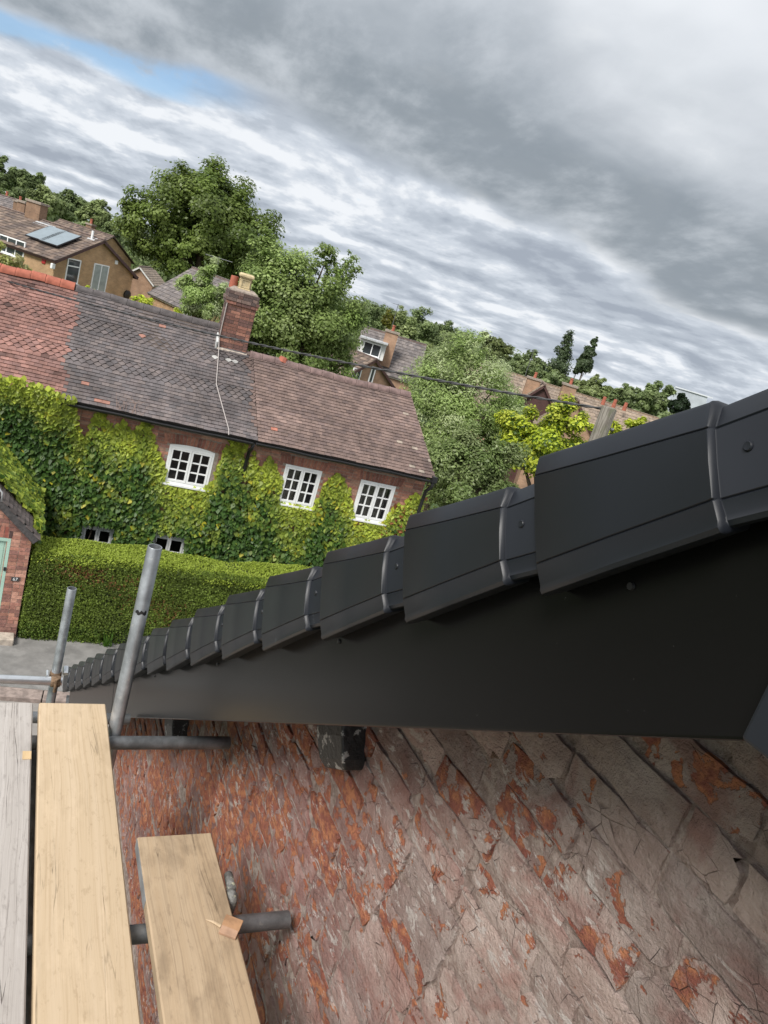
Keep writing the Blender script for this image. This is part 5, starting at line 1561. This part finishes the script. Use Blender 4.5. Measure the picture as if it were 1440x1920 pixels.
def vegetation():
    T = tree
    T('oak_tree', 'tallest tree, a broad dark green oak left of centre', 386, 424, 345, 262, 78, .30, 70000, OAK, clumps=300, crad=.20, seed=1, shell=.45,
      lobes=[(0, .06, .92, .92), (-.52, -.22, .48, .58), (.50, -.08, .50, .66), (0, -.42, .85, .52), (-.02, .3, .66, .66)])
    T('green_tree', 'bushy mid green tree directly right of the chimney', 552, 602, 335, 335, 27, .115, 70000, GRN, clumps=300, crad=.24, seed=2, shell=.4,
      lobes=[(-.28, .40, .50, .52), (.30, .14, .60, .62), (-.42, -.05, .56, .72), (.12, -.5, .85, .52), (.44, .66, .18, .34), (.16, .70, .20, .32), (-.02, .1, .75, .75), (.55, -.2, .32, .4), (-.52, .62, .2, .3)], aspect=.6, yellow=(.05, (.16, .2, .05)))
    T('pale_tree', 'pale grey-green tree directly left of the chimney', 384, 556, 140, 160, 25, .10, 20000, WIL, clumps=90, crad=.26, seed=3, aspect=.4)
    T('willow_tree', 'pale silvery willow beyond the right end of the cottage', 846, 782, 310, 365, 25, .11, 72000, WIL, clumps=300, crad=.24, shell=.4, seed=4, aspect=.34,
      lobes=[(-.20, .44, .48, .50), (.28, .26, .62, .58), (-.12, -.05, .85, .7), (.2, -.5, .80, .5), (.62, .1, .35, .4), (-.40, .1, .4, .5), (0, .7, .25, .28)], yellow=(.06, (.22, .25, .13)))
    T('green_tree', 'mid green bush filling the gap beside the cottage end wall', 880, 890, 270, 220, 21.5, .10, 32000, [(.24, .31, .12), (.29, .35, .16), (.19, .26, .09)], clumps=80, lobes=[(-.5, .05, .5, .6), (.1, .25, .55, .6), (.55, -.1, .45, .5), (0, -.4, .9, .6), (-.2, .5, .35, .45), (.4, .5, .3, .4)], yellow=(.06, (.33, .38, .2)), crad=.36, seed=5, aspect=.5)
    T('lime_shrub', 'bright yellow-green shrub in front of the orange gable', 1034, 838, 250, 205, 23, .105, 34000, LIME, clumps=120, crad=.26, seed=6, cat='shrub', yellow=(.25, (.10, .17, .03)))
    T('green_tree', 'fresh green foliage between the willow and the yellow-green shrub', 962, 822, 150, 190, 26, .11, 20000, [(.30, .40, .11), (.34, .44, .14), (.25, .35, .09)], clumps=110, crad=.26, seed=90)
    T('lime_shrub', 'bright yellow shrub just right of the telegraph pole', 1190, 820, 190, 104, 24, .105, 14000, LIME, clumps=70, crad=.26, seed=7, cat='shrub')
    T('variegated_shrub', 'cream variegated shrub behind the red ridge tiles at left', 6, 494, 118, 104, 34, .12, 4500, [(.42, .41, .16), (.34, .36, .12), (.50, .48, .24)], clumps=26, crad=.34, seed=8, cat='shrub')
    T('lime_shrub', 'small lime shrub below the french window', 163, 548, 42, 30, 31, .10, 900, LIME, clumps=10, crad=.4, seed=9, cat='shrub', trunk=False)
    T('lime_shrub', 'yellow-green shrub at the right corner of the solar panel house', 266, 568, 54, 50, 32, .11, 1500, LIME, clumps=12, crad=.4, seed=10, cat='shrub')
    T('lime_shrub', 'yellow shrub peeping over the ridge below the low tan building', 330, 594, 60, 36, 30, .10, 1200, LIME, clumps=12, crad=.4, seed=11, cat='shrub')
    # far trees at the left
    far = [('dark far tree at the extreme left edge of the horizon', 2, 330, 60, 90, 120, FAR1), ('round dark far tree second from the left edge', 42, 345, 80, 90, 125, FAR1),
           ('far tree above the tan chimney at left', 88, 378, 80, 70, 118, FAR2), ('far tree above the solar panel house', 135, 385, 84, 80, 120, FAR1),
           ('far tree standing left of the oak', 180, 408, 70, 90, 112, FAR2), ('low far tree touching the left side of the oak', 208, 440, 50, 70, 105, FAR1)]
    for i, (lab, x, y, w, h, dd, pal) in enumerate(far):
        T('far_tree', lab, x, y, w, h, dd, .38, 10000, pal, clumps=80, crad=.28, seed=20 + i, group='far trees at the left', trunk=i == 0)
    mid = [('far tree right behind the bushy green tree', 690, 590, 110, 90, 150, FAR1), ('dark far tree above the dormer roof', 742, 606, 90, 84, 150, FAR2), ('far tree on the skyline right of the dormer house', 790, 612, 90, 90, 160, FAR1),
           ('far rounded tree above the willow top', 832, 628, 80, 64, 165, FAR1), ('mid green tree behind the top of the willow', 770, 650, 120, 90, 70, FAR2),
           ('pale green far tree left of the tall aerial', 928, 655, 96, 80, 95, [(.17, .21, .075), (.20, .235, .09)]), ('dark far tree below the skyline at the wood end', 868, 642, 70, 50, 170, FAR1),
           ('far tree behind the tall aerial', 990, 684, 80, 70, 130, FAR1), ('low far tree at the foot of the poplars', 1040, 712, 110, 60, 120, FAR1),
           ('far tree right of the second poplar', 1112, 728, 90, 60, 118, FAR2), ('full round far tree in the right-hand clump', 1180, 742, 90, 66, 110, FAR1),
           ('tallest round tree of the right-hand clump', 1228, 745, 80, 86, 112, FAR1), ('dark conifer at the right end of the clump', 1276, 758, 44, 62, 110, [(.028, .05, .022)]),
           ('low far tree near the dark roof edge at right', 1318, 782, 60, 44, 105, FAR2)]
    for i, (lab, x, y, w, h, dd, pal) in enumerate(mid):
        T('far_tree', lab, x, y, w, h, dd, .38 if dd > 100 else .28, 10000, pal, clumps=80, crad=.28, seed=40 + i, group='far trees beyond the roofs', trunk=False if dd > 140 else True)
    T('golden_conifer', 'narrow golden conifer above the grey dormer roof', 729, 597, 26, 52, 75, .22, 1300, [(.17, .17, .025), (.13, .14, .02)], clumps=16, crad=.5, seed=60)
    for i, (x, y, w, h, lab) in enumerate(((1052, 668, 52, 104, 'left and thicker of the two tall poplars'), (1103, 666, 32, 82, 'right-hand slim poplar of the pair'), (1086, 682, 18, 42, 'short spire beside the slim poplar'))):
        T('poplar_tree', lab, x, y, w, h, 122, .32, 7000, [(.082, .12, .055), (.098, .138, .066)], clumps=40, crad=.42, seed=70 + i, lobes=[(.1, .62, .55, .42), (.02, .1, .85, .5), (0, -.5, 1, .55)], group='tall poplars on the skyline')
    # continuous wood far behind, one mass nobody could count
    rg = np.random.default_rng(3); Q, Cc = [], []
    for i in range(150):
        az = math.radians(rg.uniform(-12, 52)); dd = rg.uniform(190, 320); rr = rg.uniform(5, 9)
        x, y = dd * math.sin(az), dd * math.cos(az); g0 = float(ground_z(x, y)); topz = 8 + dd * math.radians(-.9 + (.9 if az < .12 else 0) - (.9 if az > .6 else 0))
        c = np.array([x, y, topz - rr]); k = 420
        d = rg.normal(0, 1, (k, 3)); d /= np.linalg.norm(d, axis=1, keepdims=True)
        P = c + d * rr * rg.uniform(.75, 1.05, (k, 1)) * np.array([1.2, 1.2, 1])
        Q.append(leaf_quads(P, d + ZUP * .5 + rg.normal(0, .4, (k, 3)), 1.5, .8, rg)); Cc.append(np.array(FAR1[i % 3]) * rg.uniform(.6, 1.3, (k, 1)))
    o = MB().quadarr(np.concatenate(Q), 4, np.concatenate(Cc)).build('far_wood', LEAF, kind='stuff')
    tag(o, 'dark band of distant woodland along the skyline', 'woodland')


vegetation()


# ------------------------------------------------------------------ telegraph pole and overhead cable
def pole():
    top = at(1143, 764, 11.0)
    mt, nt, p, _ = material('weathered_pole'); g = G(nt)
    q = g.pos((9, 9, .7)); c = g.mix(g.ramp(g.noise(q, 5, 6, .65), .35, .65), (.13, .115, .095, 1), (.27, .25, .215, 1))
    c = g.mix(g.math('MULTIPLY', g.ramp(g.noise(g.pos((3, 3, 1)), 3, 4, .6), .5, .65), .6), c, (.12, .13, .075, 1))
    g.set(p.inputs['Base Color'], c); p.inputs['Roughness'].default_value = .92
    g.set(p.inputs['Normal'], g.bump(g.noise(q, 16, 5, .6), .7, .01))
    t = thing('telegraph_pole', (top[0], top[1], 0), 'weathered wooden telegraph pole poking up behind the dark verge', 'pole')
    z = top[2]; x, y = top[0], top[1]
    MB().tube([(x, y, -.1), (x, y, z - .9), (x, y, z - .02), (x, y, z)], [.145, .115, .108, .098], 18).build('post', mt, t, auto=50)
    MB().tube([(x + .11, y - .05, z - .28), (x + .15, y - .07, z - .28)], .02, 8).build('bracket', GALVOLD, t)
    MB().tube([(x + .12, y - .04, z - .18), (x + .16, y - .04, z - .20), (x + .125, y - .04, z - .9), (x + .14, y - .04, z - 3)], .007, 6).build('drop_wire', BLACKPIPE, t)
    a = np.array([x, y - .02, z - .03])
    end = at(-60, 505, 19.5); pts = []
    for k in np.linspace(0, 1, 60):
        q_ = a * (1 - k) + end * k; q_[2] -= 4 * .20 * k * (1 - k); pts.append(q_)
    c0 = thing('overhead_cable', tuple(end * [1, 1, 0] * .5 + a * [1, 1, 0] * .5 + ZUP * pts[30][2]), 'thin twisted overhead cable running left from the telegraph pole past the chimney', 'cable')
    d_ = (end - a); d_ /= np.linalg.norm(d_); s_ = np.cross(d_, ZUP)
    big = [a * (1 - k) + end * k - ZUP * 4 * .20 * k * (1 - k) for k in np.linspace(0, 1, 360)]
    cm = m_simple('cable_sheath', (.05, .05, .052), .5, .3, 3)
    for ph in (0, math.pi):
        w = [p_ + s_ * .011 * math.cos(i * .55 + ph) + ZUP * .011 * math.sin(i * .55 + ph) for i, p_ in enumerate(big)]
        MB().tube(w, .012, 5).build('strand', cm, c0, smooth=True)


pole()
